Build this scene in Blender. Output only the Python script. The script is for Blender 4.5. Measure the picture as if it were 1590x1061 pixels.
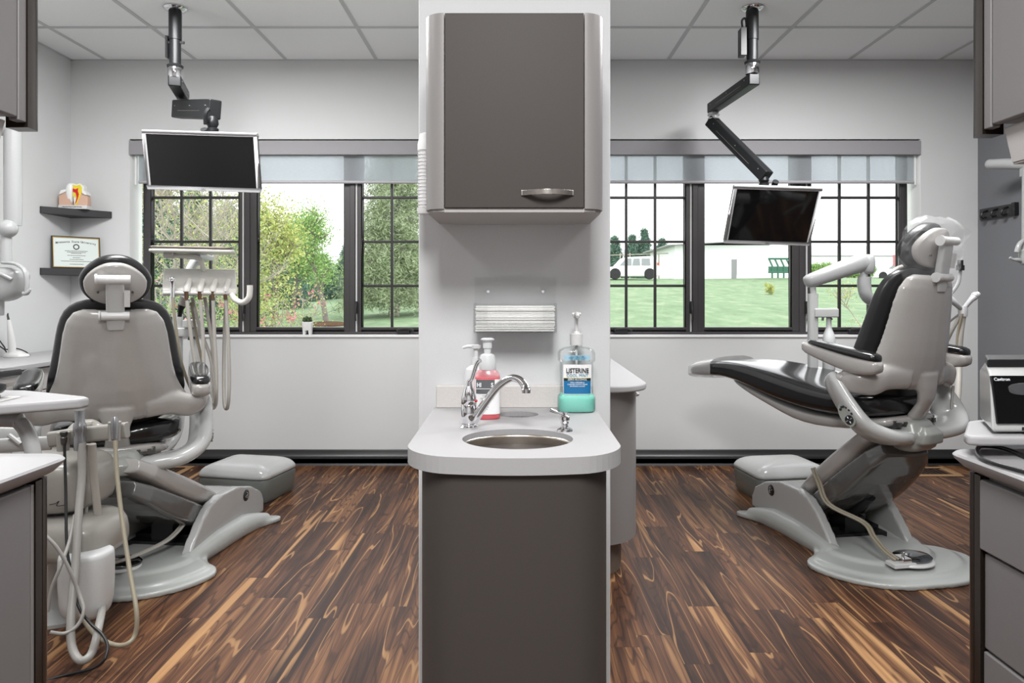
import bpy, bmesh, math, random
from mathutils import Matrix, Vector
from math import pi, sin, cos, radians as R, sqrt, atan2
random.seed(7)
SC = bpy.context.scene
COL = SC.collection
for _o in list(bpy.data.objects): bpy.data.objects.remove(_o)
# ---------------------------------------------------------------- camera, world, exposure
FPX = 1130.0; VX = 800.0; VY = 455.0; CZ = 1.163
cam = bpy.data.cameras.new('camera'); camo = bpy.data.objects.new('camera', cam); COL.objects.link(camo)
camo.location = (0, 0, CZ); camo.rotation_euler = (pi/2, 0, 0)
cam.sensor_fit = 'HORIZONTAL'; cam.sensor_width = 36; cam.lens = 36*FPX/1590
cam.shift_x = (795-VX)/1590; cam.shift_y = (VY-530.5)/1590
cam.clip_start = .05; cam.clip_end = 500
SC.camera = camo
SC.view_settings.view_transform = 'Standard'; SC.view_settings.look = 'None'
SC.view_settings.gamma = 1; SC.view_settings.use_curve_mapping = False
SC.view_settings.exposure = 0.0
SC.cycles.max_bounces = 8; SC.cycles.diffuse_bounces = 4; SC.cycles.transparent_max_bounces = 16
SC.cycles.caustics_reflective = False; SC.cycles.caustics_refractive = False
SC.cycles.sample_clamp_indirect = 4
w = bpy.data.worlds.new('overcast'); SC.world = w; w.use_nodes = True
_bg = w.node_tree.nodes['Background']; _bg.inputs[0].default_value = (0.97, 0.985, 1.0, 1); _bg.inputs[1].default_value = 2.6
def lamp(name, loc, size, power, col=(1,1,1), rot=(0,0,0), sy=None):
    l = bpy.data.lights.new(name, 'AREA'); l.energy = power; l.color = col
    l.shape = 'RECTANGLE'; l.size = size; l.size_y = sy or size
    o = bpy.data.objects.new(name, l); COL.objects.link(o); o.location = loc; o.rotation_euler = rot
    return o
# ceiling troffers, the first pair added to brighten the back wall (all nearer the camera than the picture's edge)
TROFFERS = [(-1.65, 3.2), (1.65, 3.2), (-1.65, 1.4), (1.65, 1.4), (0, -.3)]
for _x, _y in TROFFERS:
    lamp('troffer_light', (_x, _y, 2.69), 1.15, (77 if _y > 2 else 28) if _x else 112, rot=(0, 0, pi/2), sy=.55)

def P(px, py, D): return Vector(((px-VX)*D/FPX, D, CZ+(VY-py)*D/FPX))
def lin(c): c = c/255.0; return c/12.92 if c <= .04045 else ((c+.055)/1.055)**2.4
def rgb(r, g=None, b=None):
    if g is None: g = b = r
    return (lin(r), lin(g), lin(b), 1)
# ---------------------------------------------------------------- materials
def mat(name, col, rough=.5, metal=0, spec=.5, bump=0, bscale=200, speck=0, sscale=300, coat=0, alpha=1, trans=0, emit=None, es=1, ior=1.45):
    m = bpy.data.materials.new(name); m.use_nodes = True; nt = m.node_tree; b = nt.nodes['Principled BSDF']
    b.inputs['Base Color'].default_value = col; b.inputs['Roughness'].default_value = rough
    b.inputs['Metallic'].default_value = metal; b.inputs['Specular IOR Level'].default_value = spec
    b.inputs['Coat Weight'].default_value = coat; b.inputs['Coat Roughness'].default_value = .08
    b.inputs['Alpha'].default_value = alpha; b.inputs['Transmission Weight'].default_value = trans; b.inputs['IOR'].default_value = ior
    if emit: b.inputs['Emission Color'].default_value = emit; b.inputs['Emission Strength'].default_value = es
    tc = nt.nodes.new('ShaderNodeTexCoord')
    n = nt.nodes.new('ShaderNodeTexNoise'); n.inputs['Scale'].default_value = sscale if speck else bscale
    n.inputs['Detail'].default_value = 3; nt.links.new(tc.outputs['Object'], n.inputs['Vector'])
    sp = speck if speck else .02
    mx = nt.nodes.new('ShaderNodeMixRGB'); mx.blend_type = 'MULTIPLY'; mx.inputs[0].default_value = 1
    rp = nt.nodes.new('ShaderNodeMapRange'); rp.inputs['From Min'].default_value = .3; rp.inputs['From Max'].default_value = .7
    rp.inputs['To Min'].default_value = 1-sp; rp.inputs['To Max'].default_value = 1+sp
    nt.links.new(n.outputs['Fac'], rp.inputs['Value'])
    mx.inputs[1].default_value = col; nt.links.new(rp.outputs[0], mx.inputs[2]); nt.links.new(mx.outputs[0], b.inputs['Base Color'])
    if bump:
        n2 = nt.nodes.new('ShaderNodeTexNoise'); n2.inputs['Scale'].default_value = bscale; n2.inputs['Detail'].default_value = 4
        nt.links.new(tc.outputs['Object'], n2.inputs['Vector'])
        bp = nt.nodes.new('ShaderNodeBump'); bp.inputs['Strength'].default_value = bump; bp.inputs['Distance'].default_value = .002
        nt.links.new(n2.outputs['Fac'], bp.inputs['Height']); nt.links.new(bp.outputs[0], b.inputs['Normal'])
    return m
def nd(m): return m.node_tree.nodes, m.node_tree.links, m.node_tree.nodes['Principled BSDF']

M = {}
M['wall'] = mat('wall_paint', rgb(209,210,210), .75, bump=.15, bscale=400)
M['wall_dark'] = mat('charcoal_wall_paint', rgb(116,117,121), .75, bump=.15, bscale=400)
M['column'] = mat('column_paint', rgb(206,207,208), .7, bump=.15, bscale=400)
M['tile'] = mat('ceiling_tile', rgb(244,245,246), .9, bump=.5, bscale=350, speck=.04, sscale=250)
M['tbar'] = mat('ceiling_tbar', rgb(196,198,199), .6)
M['base'] = mat('black_baseboard', rgb(38,37,37), .35)
M['white'] = mat('white_trim', rgb(232,232,232), .5)
M['bronze'] = mat('dark_bronze_frame', rgb(66,64,64), .42, metal=.2)
M['bronze2'] = mat('dark_bronze_sash', rgb(50,49,49), .4, metal=.2)
M['weather'] = mat('pale_weatherstrip', rgb(190,190,190), .5)
M['lam'] = mat('warm_gray_metallic_laminate', rgb(70,65,62), .5, spec=.22, speck=.07, sscale=900)
M['lamside'] = mat('gray_cabinet_laminate', rgb(140,137,136), .4, metal=.25, speck=.06, sscale=900)
M['lamlite'] = mat('light_laminate', rgb(172,168,166), .5, speck=.03, sscale=700)
M['lamfront'] = mat('gray_drawer_laminate', rgb(124,121,121), .45, metal=.2, speck=.05, sscale=900)
M['trim'] = mat('dark_bronze_edge_trim', rgb(52,44,38), .22, metal=.6)
M['solid'] = mat('white_solid_surface', rgb(162,161,162), .5, spec=.3, speck=.03, sscale=600)
M['splash'] = mat('speckled_backsplash', rgb(205,201,198), .5, speck=.07, sscale=500)
M['chrome'] = mat('chrome', rgb(228,228,230), .06, metal=1)
M['steel'] = mat('brushed_steel', rgb(190,182,172), .28, metal=1, bump=.1, bscale=60)
M['nickel'] = mat('satin_nickel', rgb(196,190,184), .22, metal=1)
M['shell'] = mat('gray_molded_shell', rgb(164,161,158), .22, coat=.5)
M['shell2'] = mat('pale_gray_enamel', rgb(180,181,180), .22, coat=.5)
M['shellg'] = mat('greenish_gray_casting', rgb(150,152,148), .28, coat=.4)
M['shelld'] = mat('dark_gray_lift_cover', rgb(88,88,87), .14, coat=.7)
M['vinyl'] = mat('black_upholstery', rgb(34,34,35), .3, bump=.1, bscale=120)
M['vinyl2'] = mat('dark_gray_upholstery', rgb(70,70,72), .42, bump=.1, bscale=120)
M['black'] = mat('black_plastic', rgb(26,26,28), .35)
M['blackm'] = mat('black_powder_coat', rgb(30,31,33), .38, metal=.2)
M['beige'] = mat('ivory_plastic', rgb(150,147,141), .32, coat=.2)  # ivory darkened in its base colour for the shade around the suction unit
M['hose'] = mat('gray_silicone_hose', rgb(172,168,161), .4)
M['hosew'] = mat('white_hose', rgb(156,154,150), .35)
M['hoset'] = mat('tan_hose', rgb(146,138,120), .35)
M['hosed'] = mat('dark_gray_hose', rgb(120,118,114), .4)
M['plas'] = mat('white_plastic', rgb(208,208,207), .3, coat=.2)
M['milk'] = mat('milky_plastic_bottle', rgb(204,206,206), .35)
M['silver'] = mat('silver_monitor_bezel', rgb(200,200,202), .35, metal=.3)
M['ivory'] = mat('pale_ivory_plastic', rgb(205,203,198), .35, coat=.2)
M['gunm'] = mat('gray_metal_valve', rgb(150,151,154), .25, metal=.7)
M['screen'] = mat('dark_glossy_screen', rgb(13,13,14), .06, spec=.5)
M['shelf'] = mat('charcoal_shelf', rgb(52,52,54), .55)
M['paper'] = mat('white_paper', rgb(238,238,236), .8)
M['hub'] = mat('chair_underframe_metal', rgb(90,90,88), .4, metal=.6)

def glassmat(name, col=(1,1,1,1), a=.12, rough=.02):
    m = bpy.data.materials.new(name); m.use_nodes = True; N = m.node_tree.nodes; L = m.node_tree.links; N.clear()
    o = N.new('ShaderNodeOutputMaterial'); mx = N.new('ShaderNodeMixShader'); t = N.new('ShaderNodeBsdfTransparent'); g = N.new('ShaderNodeBsdfGlossy')
    t.inputs[0].default_value = col; g.inputs['Roughness'].default_value = rough
    f = N.new('ShaderNodeFresnel'); f.inputs[0].default_value = 1.45
    mt = N.new('ShaderNodeMath'); mt.operation = 'MULTIPLY'; mt.inputs[1].default_value = a*8
    L.new(f.outputs[0], mt.inputs[0]); L.new(mt.outputs[0], mx.inputs[0]); L.new(t.outputs[0], mx.inputs[1]); L.new(g.outputs[0], mx.inputs[2]); L.new(mx.outputs[0], o.inputs[0])
    return m
M['pane'] = glassmat('window_glass', a=.06)
M['acryl'] = glassmat('clear_acrylic', (.985,.987,.987,1), a=.04)
M['filmbag'] = glassmat('clear_plastic_film', (.9,.9,.91,1), a=.22, rough=.15)

def mixclear(name, col, fac, rough=.3):
    m = bpy.data.materials.new(name); m.use_nodes = True; N, L, b = nd(m)
    b.inputs['Base Color'].default_value = col; b.inputs['Roughness'].default_value = rough; b.inputs['Alpha'].default_value = fac
    return m
# ---------------------------------------------------------------- mesh builder
XF = {}
class MB:
    def __init__(s, T=None): s.v = []; s.f = []; s.mi = []; s.T = T or Matrix.Identity(4); s.cm = 0
    def add(s, vs, fs):
        o = len(s.v); s.v += [s.T @ Vector(p) for p in vs]; s.f += [[i+o for i in f] for f in fs]; s.mi += [s.cm]*len(fs)
    def box(s, x0, x1, y0, y1, z0, z1):
        x0, x1 = sorted((x0, x1)); y0, y1 = sorted((y0, y1)); z0, z1 = sorted((z0, z1))
        s.add([(x0,y0,z0),(x1,y0,z0),(x1,y1,z0),(x0,y1,z0),(x0,y0,z1),(x1,y0,z1),(x1,y1,z1),(x0,y1,z1)],
              [(0,3,2,1),(4,5,6,7),(0,1,5,4),(1,2,6,5),(2,3,7,6),(3,0,4,7)]); return s
    def rings(s, rs, caps=True, closed=True):
        n = len(rs[0]); vs = [p for r in rs for p in r]; fs = []
        for i in range(len(rs)-1):
            for j in range(n if closed else n-1):
                a = i*n+j; b = i*n+(j+1) % n; fs.append((a, b, b+n, a+n))
        if caps: fs.append(tuple(range(n-1, -1, -1))); fs.append(tuple(range((len(rs)-1)*n, len(rs)*n)))
        s.add(vs, fs); return s
    def prism(s, pts, a, b, axis='z'):
        def q(u, v, w): return {'z': (u,v,w), 'y': (u,w,v), 'x': (w,u,v)}[axis]
        return s.rings([[q(u,v,a) for u,v in pts], [q(u,v,b) for u,v in pts]])
    def tube(s, pts, r, n=10, smooth=0, caps=True, sq=None):
        pts = [Vector(p) for p in pts]
        rr = list(r) if isinstance(r, (list, tuple)) else [r]*len(pts)
        if smooth: pts, rr = catm(pts, rr, smooth)
        t0 = (pts[1]-pts[0]).normalized(); up = Vector((0,0,1)) if abs(t0.z) < .9 else Vector((0,1,0))
        u = t0.cross(up).normalized(); rs = []
        for i, p in enumerate(pts):
            t = (pts[min(i+1, len(pts)-1)]-pts[max(i-1, 0)]).normalized()
            u = (u - t*u.dot(t)).normalized(); v = t.cross(u)
            ring = []
            for k in range(n):
                a = 2*pi*k/n; ca, sa = cos(a), sin(a)
                if sq:
                    e = sq[2]; ca = math.copysign(abs(ca)**e, ca)*sq[0]; sa = math.copysign(abs(sa)**e, sa)*sq[1]
                ring.append(p+u*ca*rr[i]+v*sa*rr[i])
            rs.append(ring)
        return s.rings(rs, caps)
    def lathe(s, prof, c=(0,0,0), n=24, axis='z', sx=1, sy=1):
        rs = []
        for r, z in prof:
            ring = []
            for k in range(n):
                a = 2*pi*k/n; u, v = r*cos(a)*sx, r*sin(a)*sy
                q = {'z': (u,v,z), 'y': (u,z,-v), 'x': (z,u,v)}[axis]
                ring.append((c[0]+q[0], c[1]+q[1], c[2]+q[2]))
            rs.append(ring)
        return s.rings(rs)
    def ball(s, c, r, n=16, sc=(1,1,1)):
        m = n//2; prof = [(max(1e-4, r*sin(pi*i/m)), -r*cos(pi*i/m)) for i in range(m+1)]
        rs = [[(c[0]+q*cos(2*pi*k/n)*sc[0], c[1]+q*sin(2*pi*k/n)*sc[1], c[2]+z*sc[2]) for k in range(n)] for q, z in prof]
        return s.rings(rs)
    def build(s, name, m, parent=None, bevel=0, sub=0, flat=False, ang=38, label=None, kind=None, seg=2, cat=None, group=None, rem=0, smi=8):
        me = bpy.data.meshes.new(name)
        inv = XF[parent.name].inverted() if parent is not None else None
        vs = s.v
        org = Vector((0,0,0))
        if inv is not None: vs = [inv @ v for v in vs]
        else:
            xs = [v.x for v in vs]; ys = [v.y for v in vs]; zs = [v.z for v in vs]
            org = Vector(((min(xs)+max(xs))/2, (min(ys)+max(ys))/2, min(zs))); vs = [v-org for v in vs]
        me.from_pydata([tuple(v) for v in vs], [], s.f)
        ms = m if isinstance(m, (list, tuple)) else [m]
        for x in ms: me.materials.append(x)
        if len(ms) > 1:
            for p, i in zip(me.polygons, s.mi): p.material_index = i
        bm = bmesh.new(); bm.from_mesh(me)
        bmesh.ops.remove_doubles(bm, verts=bm.verts, dist=1e-6)
        bmesh.ops.recalc_face_normals(bm, faces=bm.faces)
        for f in bm.faces: f.smooth = not flat
        for e in bm.edges:
            if len(e.link_faces) == 2 and e.calc_face_angle(0) > R(ang) and not sub: e.smooth = False
        bm.to_mesh(me); bm.free()
        o = bpy.data.objects.new(name, me); COL.objects.link(o); o.location = org
        if parent is not None: o.parent = parent; XF[o.name] = XF[parent.name].copy()
        else: XF[o.name] = Matrix.Translation(org)
        if bevel:
            b = o.modifiers.new('b', 'BEVEL'); b.width = bevel; b.segments = seg; b.limit_method = 'ANGLE'; b.angle_limit = R(35); b.harden_normals = False
            for e in me.edges: e.use_edge_sharp = False
            wn = o.modifiers.new('w', 'WEIGHTED_NORMAL'); wn.keep_sharp = True
        if rem:
            q = o.modifiers.new('r', 'REMESH'); q.mode = 'VOXEL'; q.voxel_size = rem; q.use_smooth_shade = True
            q = o.modifiers.new('sm', 'SMOOTH'); q.factor = .6; q.iterations = smi
        if sub:
            q = o.modifiers.new('s', 'SUBSURF'); q.levels = sub; q.render_levels = sub
        if label: o['label'] = label
        if kind: o['kind'] = kind
        if cat: o['category'] = cat
        if group: o['group'] = group
        return o
def catm(pts, rr, k):
    P_, R_ = [], []
    n = len(pts)
    for i in range(n-1):
        p0 = pts[max(i-1,0)]; p1 = pts[i]; p2 = pts[i+1]; p3 = pts[min(i+2,n-1)]
        for j in range(k):
            t = j/k
            P_.append(.5*((2*p1)+(p2-p0)*t+(2*p0-5*p1+4*p2-p3)*t*t+(3*p1-p0-3*p2+p3)*t**3)); R_.append(rr[i]+(rr[i+1]-rr[i])*t)
    P_.append(pts[-1]); R_.append(rr[-1]); return P_, R_
def catm2(pts, k, closed=True):
    n = len(pts); out = []
    for i in range(n if closed else n-1):
        g = (lambda a: Vector(pts[a % n])) if closed else (lambda a: Vector(pts[min(max(a,0),n-1)]))
        p0, p1, p2, p3 = g(i-1), g(i), g(i+1), g(i+2)
        for j in range(k):
            t = j/k; out.append(tuple(.5*((2*p1)+(p2-p0)*t+(2*p0-5*p1+4*p2-p3)*t*t+(3*p1-p0-3*p2+p3)*t**3)))
    if not closed: out.append(tuple(pts[-1]))
    return out
def thing(name, label, cat, loc=(0,0,0), rz=0, group=None, kind=None):
    o = bpy.data.objects.new(name, None); COL.objects.link(o); o.empty_display_size = .05
    o.location = loc; o.rotation_euler = (0,0,rz)
    if label: o['label'] = label
    if cat: o['category'] = cat
    if group: o['group'] = group
    if kind: o['kind'] = kind
    XF[o.name] = Matrix.Translation(Vector(loc)) @ Matrix.Rotation(rz, 4, 'Z')
    return o
def tag(o, label, cat, group=None):
    o['label'] = label; o['category'] = cat
    if group: o['group'] = group
    return o
def dup(root, loc=None, label=None, group=None):
    r = root.copy(); COL.objects.link(r)
    if loc is not None: r.location = loc
    if label: r['label'] = label
    if group: r['group'] = group
    for ch in list(root.children):
        c = ch.copy(); COL.objects.link(c); c.parent = r
        for g in ch.children:
            d = g.copy(); COL.objects.link(d); d.parent = c
    return r
def rrect(x0, x1, y0, y1, r, n=6, corners=(1,1,1,1)):
    out = []
    for (cx, cy, a0, on) in ((x1-r,y1-r,0,corners[0]), (x0+r,y1-r,90,corners[1]), (x0+r,y0+r,180,corners[2]), (x1-r,y0+r,270,corners[3])):
        if on:
            for k in range(n+1):
                a = R(a0+90*k/n); out.append((cx+r*cos(a), cy+r*sin(a)))
        else:
            a = R(a0+45); out.append((cx+r*math.copysign(1, cos(a)), cy+r*math.copysign(1, sin(a))))
    return out
def text(name, s, T, size, m, parent=None, sx=1, ext=.0004, align='CENTER', bold=0):
    cu = bpy.data.curves.new('t', 'FONT'); cu.body = s; cu.size = size; cu.align_x = align; cu.align_y = 'CENTER'; cu.extrude = ext; cu.offset = bold; cu.resolution_u = 2
    to = bpy.data.objects.new('t', cu); me = bpy.data.meshes.new_from_object(to); bpy.data.objects.remove(to); bpy.data.curves.remove(cu)
    me.name = name; me.materials.clear(); me.materials.append(m)
    W = T @ Matrix.Diagonal((sx,1,1,1))
    me.transform((XF[parent.name].inverted() if parent is not None else Matrix.Identity(4)) @ W)
    o = bpy.data.objects.new(name, me); COL.objects.link(o)
    if parent is not None: o.parent = parent
    XF[o.name] = XF[parent.name].copy() if parent is not None else Matrix.Identity(4)
    return o
FRONT = Matrix.Rotation(pi/2, 4, 'X')   # text standing up, read from -Y
def at(x, y, z): return Matrix.Translation((x,y,z))
# ================================================================ ROOM
WD = 4.924; ZC = 2.74; XL = -3.007; XR = 3.13; YF = -2.2
def floor_mat():
    m = bpy.data.materials.new('walnut_plank_floor'); m.use_nodes = True; N, L, b = nd(m)
    def n(t, **k):
        x = N.new(t)
        for a, v in k.items(): setattr(x, a, v)
        return x
    def math_(op, a, c=None, v=None):
        x = n('ShaderNodeMath', operation=op); L.new(a, x.inputs[0])
        if c is not None: L.new(c, x.inputs[1])
        if v is not None: x.inputs[1].default_value = v
        return x.outputs[0]
    tc = n('ShaderNodeTexCoord'); sp = n('ShaderNodeSeparateXYZ'); L.new(tc.outputs['Object'], sp.inputs[0])
    W_, LEN = .116, .92
    col = math_('FLOOR', math_('DIVIDE', sp.outputs[0], v=W_))
    wn = n('ShaderNodeTexWhiteNoise', noise_dimensions='1D'); L.new(col, wn.inputs['W'])
    off = math_('MULTIPLY', wn.outputs['Value'], v=LEN)
    yy = math_('DIVIDE', math_('ADD', sp.outputs[1], off), v=LEN)
    row = math_('FLOOR', yy)
    cv = n('ShaderNodeCombineXYZ'); L.new(col, cv.inputs[0]); L.new(row, cv.inputs[1])
    w2 = n('ShaderNodeTexWhiteNoise', noise_dimensions='3D'); L.new(cv.outputs[0], w2.inputs['Vector'])
    # per-plank offset grain coordinates
    sc = n('ShaderNodeVectorMath', operation='SCALE'); L.new(w2.outputs['Color'], sc.inputs[0]); sc.inputs['Scale'].default_value = 37
    ad = n('ShaderNodeVectorMath', operation='ADD'); L.new(tc.outputs['Object'], ad.inputs[0]); L.new(sc.outputs[0], ad.inputs[1])
    # warp
    mp = n('ShaderNodeMapping'); mp.inputs['Scale'].default_value = (8, .62, 1); L.new(ad.outputs[0], mp.inputs[0])
    n1 = n('ShaderNodeTexNoise'); n1.inputs['Scale'].default_value = 1.0; n1.inputs['Detail'].default_value = 2; n1.inputs['Roughness'].default_value = .42; L.new(mp.outputs[0], n1.inputs['Vector'])
    # long streaks following the warp: rings = noise*k  -> sine
    ring = math_('MULTIPLY', n1.outputs['Fac'], v=170)
    s1 = n('ShaderNodeMath', operation='SINE'); L.new(ring, s1.inputs[0])
    mp2 = n('ShaderNodeMapping'); mp2.inputs['Scale'].default_value = (70, 1.8, 1); L.new(ad.outputs[0], mp2.inputs[0])
    n2 = n('ShaderNodeTexNoise'); n2.inputs['Scale'].default_value = 1; n2.inputs['Detail'].default_value = 4; n2.inputs['Distortion'].default_value = .6; L.new(mp2.outputs[0], n2.inputs['Vector'])
    mp3 = n('ShaderNodeMapping'); mp3.inputs['Scale'].default_value = (10, .8, 1); L.new(ad.outputs[0], mp3.inputs[0])
    n3 = n('ShaderNodeTexNoise'); n3.inputs['Scale'].default_value = 1; n3.inputs['Detail'].default_value = 2.5; n3.inputs['Distortion'].default_value = 1.1; L.new(mp3.outputs[0], n3.inputs['Vector'])
    # base brown from broad and fine noise
    a = math_('MULTIPLY', n3.outputs['Fac'], v=.75); c = math_('MULTIPLY', n2.outputs['Fac'], v=.62); d = math_('MULTIPLY', w2.outputs['Value'], v=.20)
    t = math_('SUBTRACT', math_('ADD', math_('ADD', a, c), d), v=.28)
    cr = n('ShaderNodeValToRGB'); L.new(t, cr.inputs[0]); e = cr.color_ramp.elements
    e[0].position = .22; e[0].color = rgb(34,20,16); e[1].position = .78; e[1].color = rgb(136,98,66)
    for p, c3 in ((.42,(62,40,29)), (.56,(92,61,42))):
        x = e.new(p); x.color = rgb(*c3)
    # dark growth lines following the warped field
    rl = n('ShaderNodeMapRange', interpolation_type='SMOOTHSTEP'); rl.inputs['From Min'].default_value = .55; rl.inputs['From Max'].default_value = 1.0; rl.inputs['To Max'].default_value = .62
    L.new(s1.outputs[0], rl.inputs['Value'])
    g1 = n('ShaderNodeMixRGB', blend_type='MIX'); L.new(rl.outputs[0], g1.inputs[0]); L.new(cr.outputs[0], g1.inputs[1]); g1.inputs[2].default_value = rgb(40,24,19)
    # sapwood streaks
    mp4 = n('ShaderNodeMapping'); mp4.inputs['Scale'].default_value = (13, .5, 1); mp4.inputs['Location'].default_value = (3.1, 7.7, 2); L.new(ad.outputs[0], mp4.inputs[0])
    n4 = n('ShaderNodeTexNoise'); n4.inputs['Scale'].default_value = 1; n4.inputs['Detail'].default_value = 1.5; n4.inputs['Distortion'].default_value = .5; L.new(mp4.outputs[0], n4.inputs['Vector'])
    st = n('ShaderNodeMapRange', interpolation_type='SMOOTHSTEP'); st.inputs['From Min'].default_value = .64; st.inputs['From Max'].default_value = .71; L.new(n4.outputs['Fac'], st.inputs['Value'])
    th = n('ShaderNodeMath', operation='SINE'); L.new(math_('MULTIPLY', n1.outputs['Fac'], v=34), th.inputs[0])
    st2 = n('ShaderNodeMapRange', interpolation_type='SMOOTHSTEP'); st2.inputs['From Min'].default_value = .972; st2.inputs['From Max'].default_value = 1.0; st2.inputs['To Max'].default_value = .75; L.new(th.outputs[0], st2.inputs['Value'])
    sm2 = n('ShaderNodeMath', operation='MAXIMUM'); L.new(st.outputs[0], sm2.inputs[0]); L.new(st2.outputs[0], sm2.inputs[1])
    tanc = n('ShaderNodeMixRGB', blend_type='MIX'); L.new(n2.outputs['Fac'], tanc.inputs[0]); tanc.inputs[1].default_value = rgb(128,90,58); tanc.inputs[2].default_value = rgb(186,146,102)
    g2 = n('ShaderNodeMixRGB', blend_type='MIX'); L.new(sm2.outputs[0], g2.inputs[0]); L.new(g1.outputs[0], g2.inputs[1]); L.new(tanc.outputs[0], g2.inputs[2])
    cr = g2
    # seams
    fx = math_('FRACT', math_('DIVIDE', sp.outputs[0], v=W_)); fy = math_('FRACT', yy)
    sx_ = math_('LESS_THAN', fx, v=.012); sy_ = math_('LESS_THAN', fy, v=.0028)
    sm = n('ShaderNodeMath', operation='MAXIMUM'); L.new(sx_, sm.inputs[0]); L.new(sy_, sm.inputs[1])
    mx = n('ShaderNodeMixRGB', blend_type='MIX'); L.new(math_('MULTIPLY', sm.outputs[0], v=.45), mx.inputs[0]); L.new(cr.outputs[0], mx.inputs[1]); mx.inputs[2].default_value = rgb(30,20,18)
    L.new(mx.outputs[0], b.inputs['Base Color'])
    b.inputs['Roughness'].default_value = .42; b.inputs['Specular IOR Level'].default_value = .22
    bp = n('ShaderNodeBump'); bp.inputs['Strength'].default_value = .12; bp.inputs['Distance'].default_value = .001; L.new(n2.outputs['Fac'], bp.inputs['Height']); L.new(bp.outputs[0], b.inputs['Normal'])
    return m
M['floor'] = floor_mat()
o = MB().box(XL-.1, XR+.1, YF-.1, WD+.1, -.08, 0).build('floor', M['floor'], kind='structure')
# ceiling: tile slab with dropped T-bars
ce = MB().box(XL-.1, XR+.1, YF-.1, WD+.1, ZC, ZC+.08).build('ceiling', M['tile'], kind='structure')
g = MB(); tb = .012
for x0, lo, hi in ((-2.767, XL, 0), (1.033, 0, XR)):
    k = -8
    while k < 9:
        x = x0+.61*k; k += 1
        if lo < x < hi: g.box(x-tb, x+tb, YF, WD, ZC-.004, ZC+.002)
y = WD-.609
while y > YF:
    g.box(XL, XR, y-tb, y+tb, ZC-.0045, ZC+.002); y -= .61
g.box(XL, XR, WD-.018, WD, ZC-.0045, ZC+.002); g.box(XL, XL+.018, YF, WD, ZC-.0045, ZC+.002); g.box(XR-.018, XR, YF, WD, ZC-.0045, ZC+.002)
g.build('ceiling_grid', M['tbar'], ce)
# back wall with two openings
OP = [(-2.614, -.305), (.41, 2.745)]; OZ0, OZ1 = .875, 2.204
b = MB(); T_ = .17
b.box(XL-.1, XR+.1, WD, WD+T_, OZ1, ZC); b.box(XL-.1, XR+.1, WD, WD+T_, 0, OZ0)
b.box(XL-.1, OP[0][0], WD, WD+T_, OZ0, OZ1); b.box(OP[0][1], OP[1][0], WD, WD+T_, OZ0, OZ1); b.box(OP[1][1], XR+.1, WD, WD+T_, OZ0, OZ1)
b.build('wall_back', M['wall'], kind='structure')
MB().box(XL-.1, XL, YF, WD, 0, ZC).build('wall_left', M['wall'], kind='structure')
MB().box(XR, XR+.1, YF, WD, 0, ZC).build('wall_right', M['wall_dark'], kind='structure')
MB().box(XL-.1, XR+.1, YF-.1, YF, 0, ZC).build('wall_front', M['wall'], kind='structure')
CX0, CX1, CY = -.257, .253, 1.935
MB().box(CX0, CX1, CY, WD, 0, ZC).build('wall_center', M['column'], kind='structure', bevel=.004)
bb_ = MB()
for x0, x1 in ((XL, CX0), (CX1, XR)):
    bb_.prism([(WD-.012,0),(WD,0),(WD,.104),(WD-.008,.104),(WD-.012,.098)], x0, x1, 'x')
    bb_.prism([(WD-.024,0),(WD-.012,0),(WD-.012,.012),(WD-.018,.012)], x0, x1, 'x')
bb_.build('baseboard_back', M['base'], kind='structure')
MB().box(XL, XL+.012, 3.2, WD-.02, 0, .104).build('baseboard_left', M['base'], kind='structure')
MB().box(XR-.012, XR, 2.0, WD-.02, 0, .104).build('baseboard_right', M['base'], kind='structure')
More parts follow.
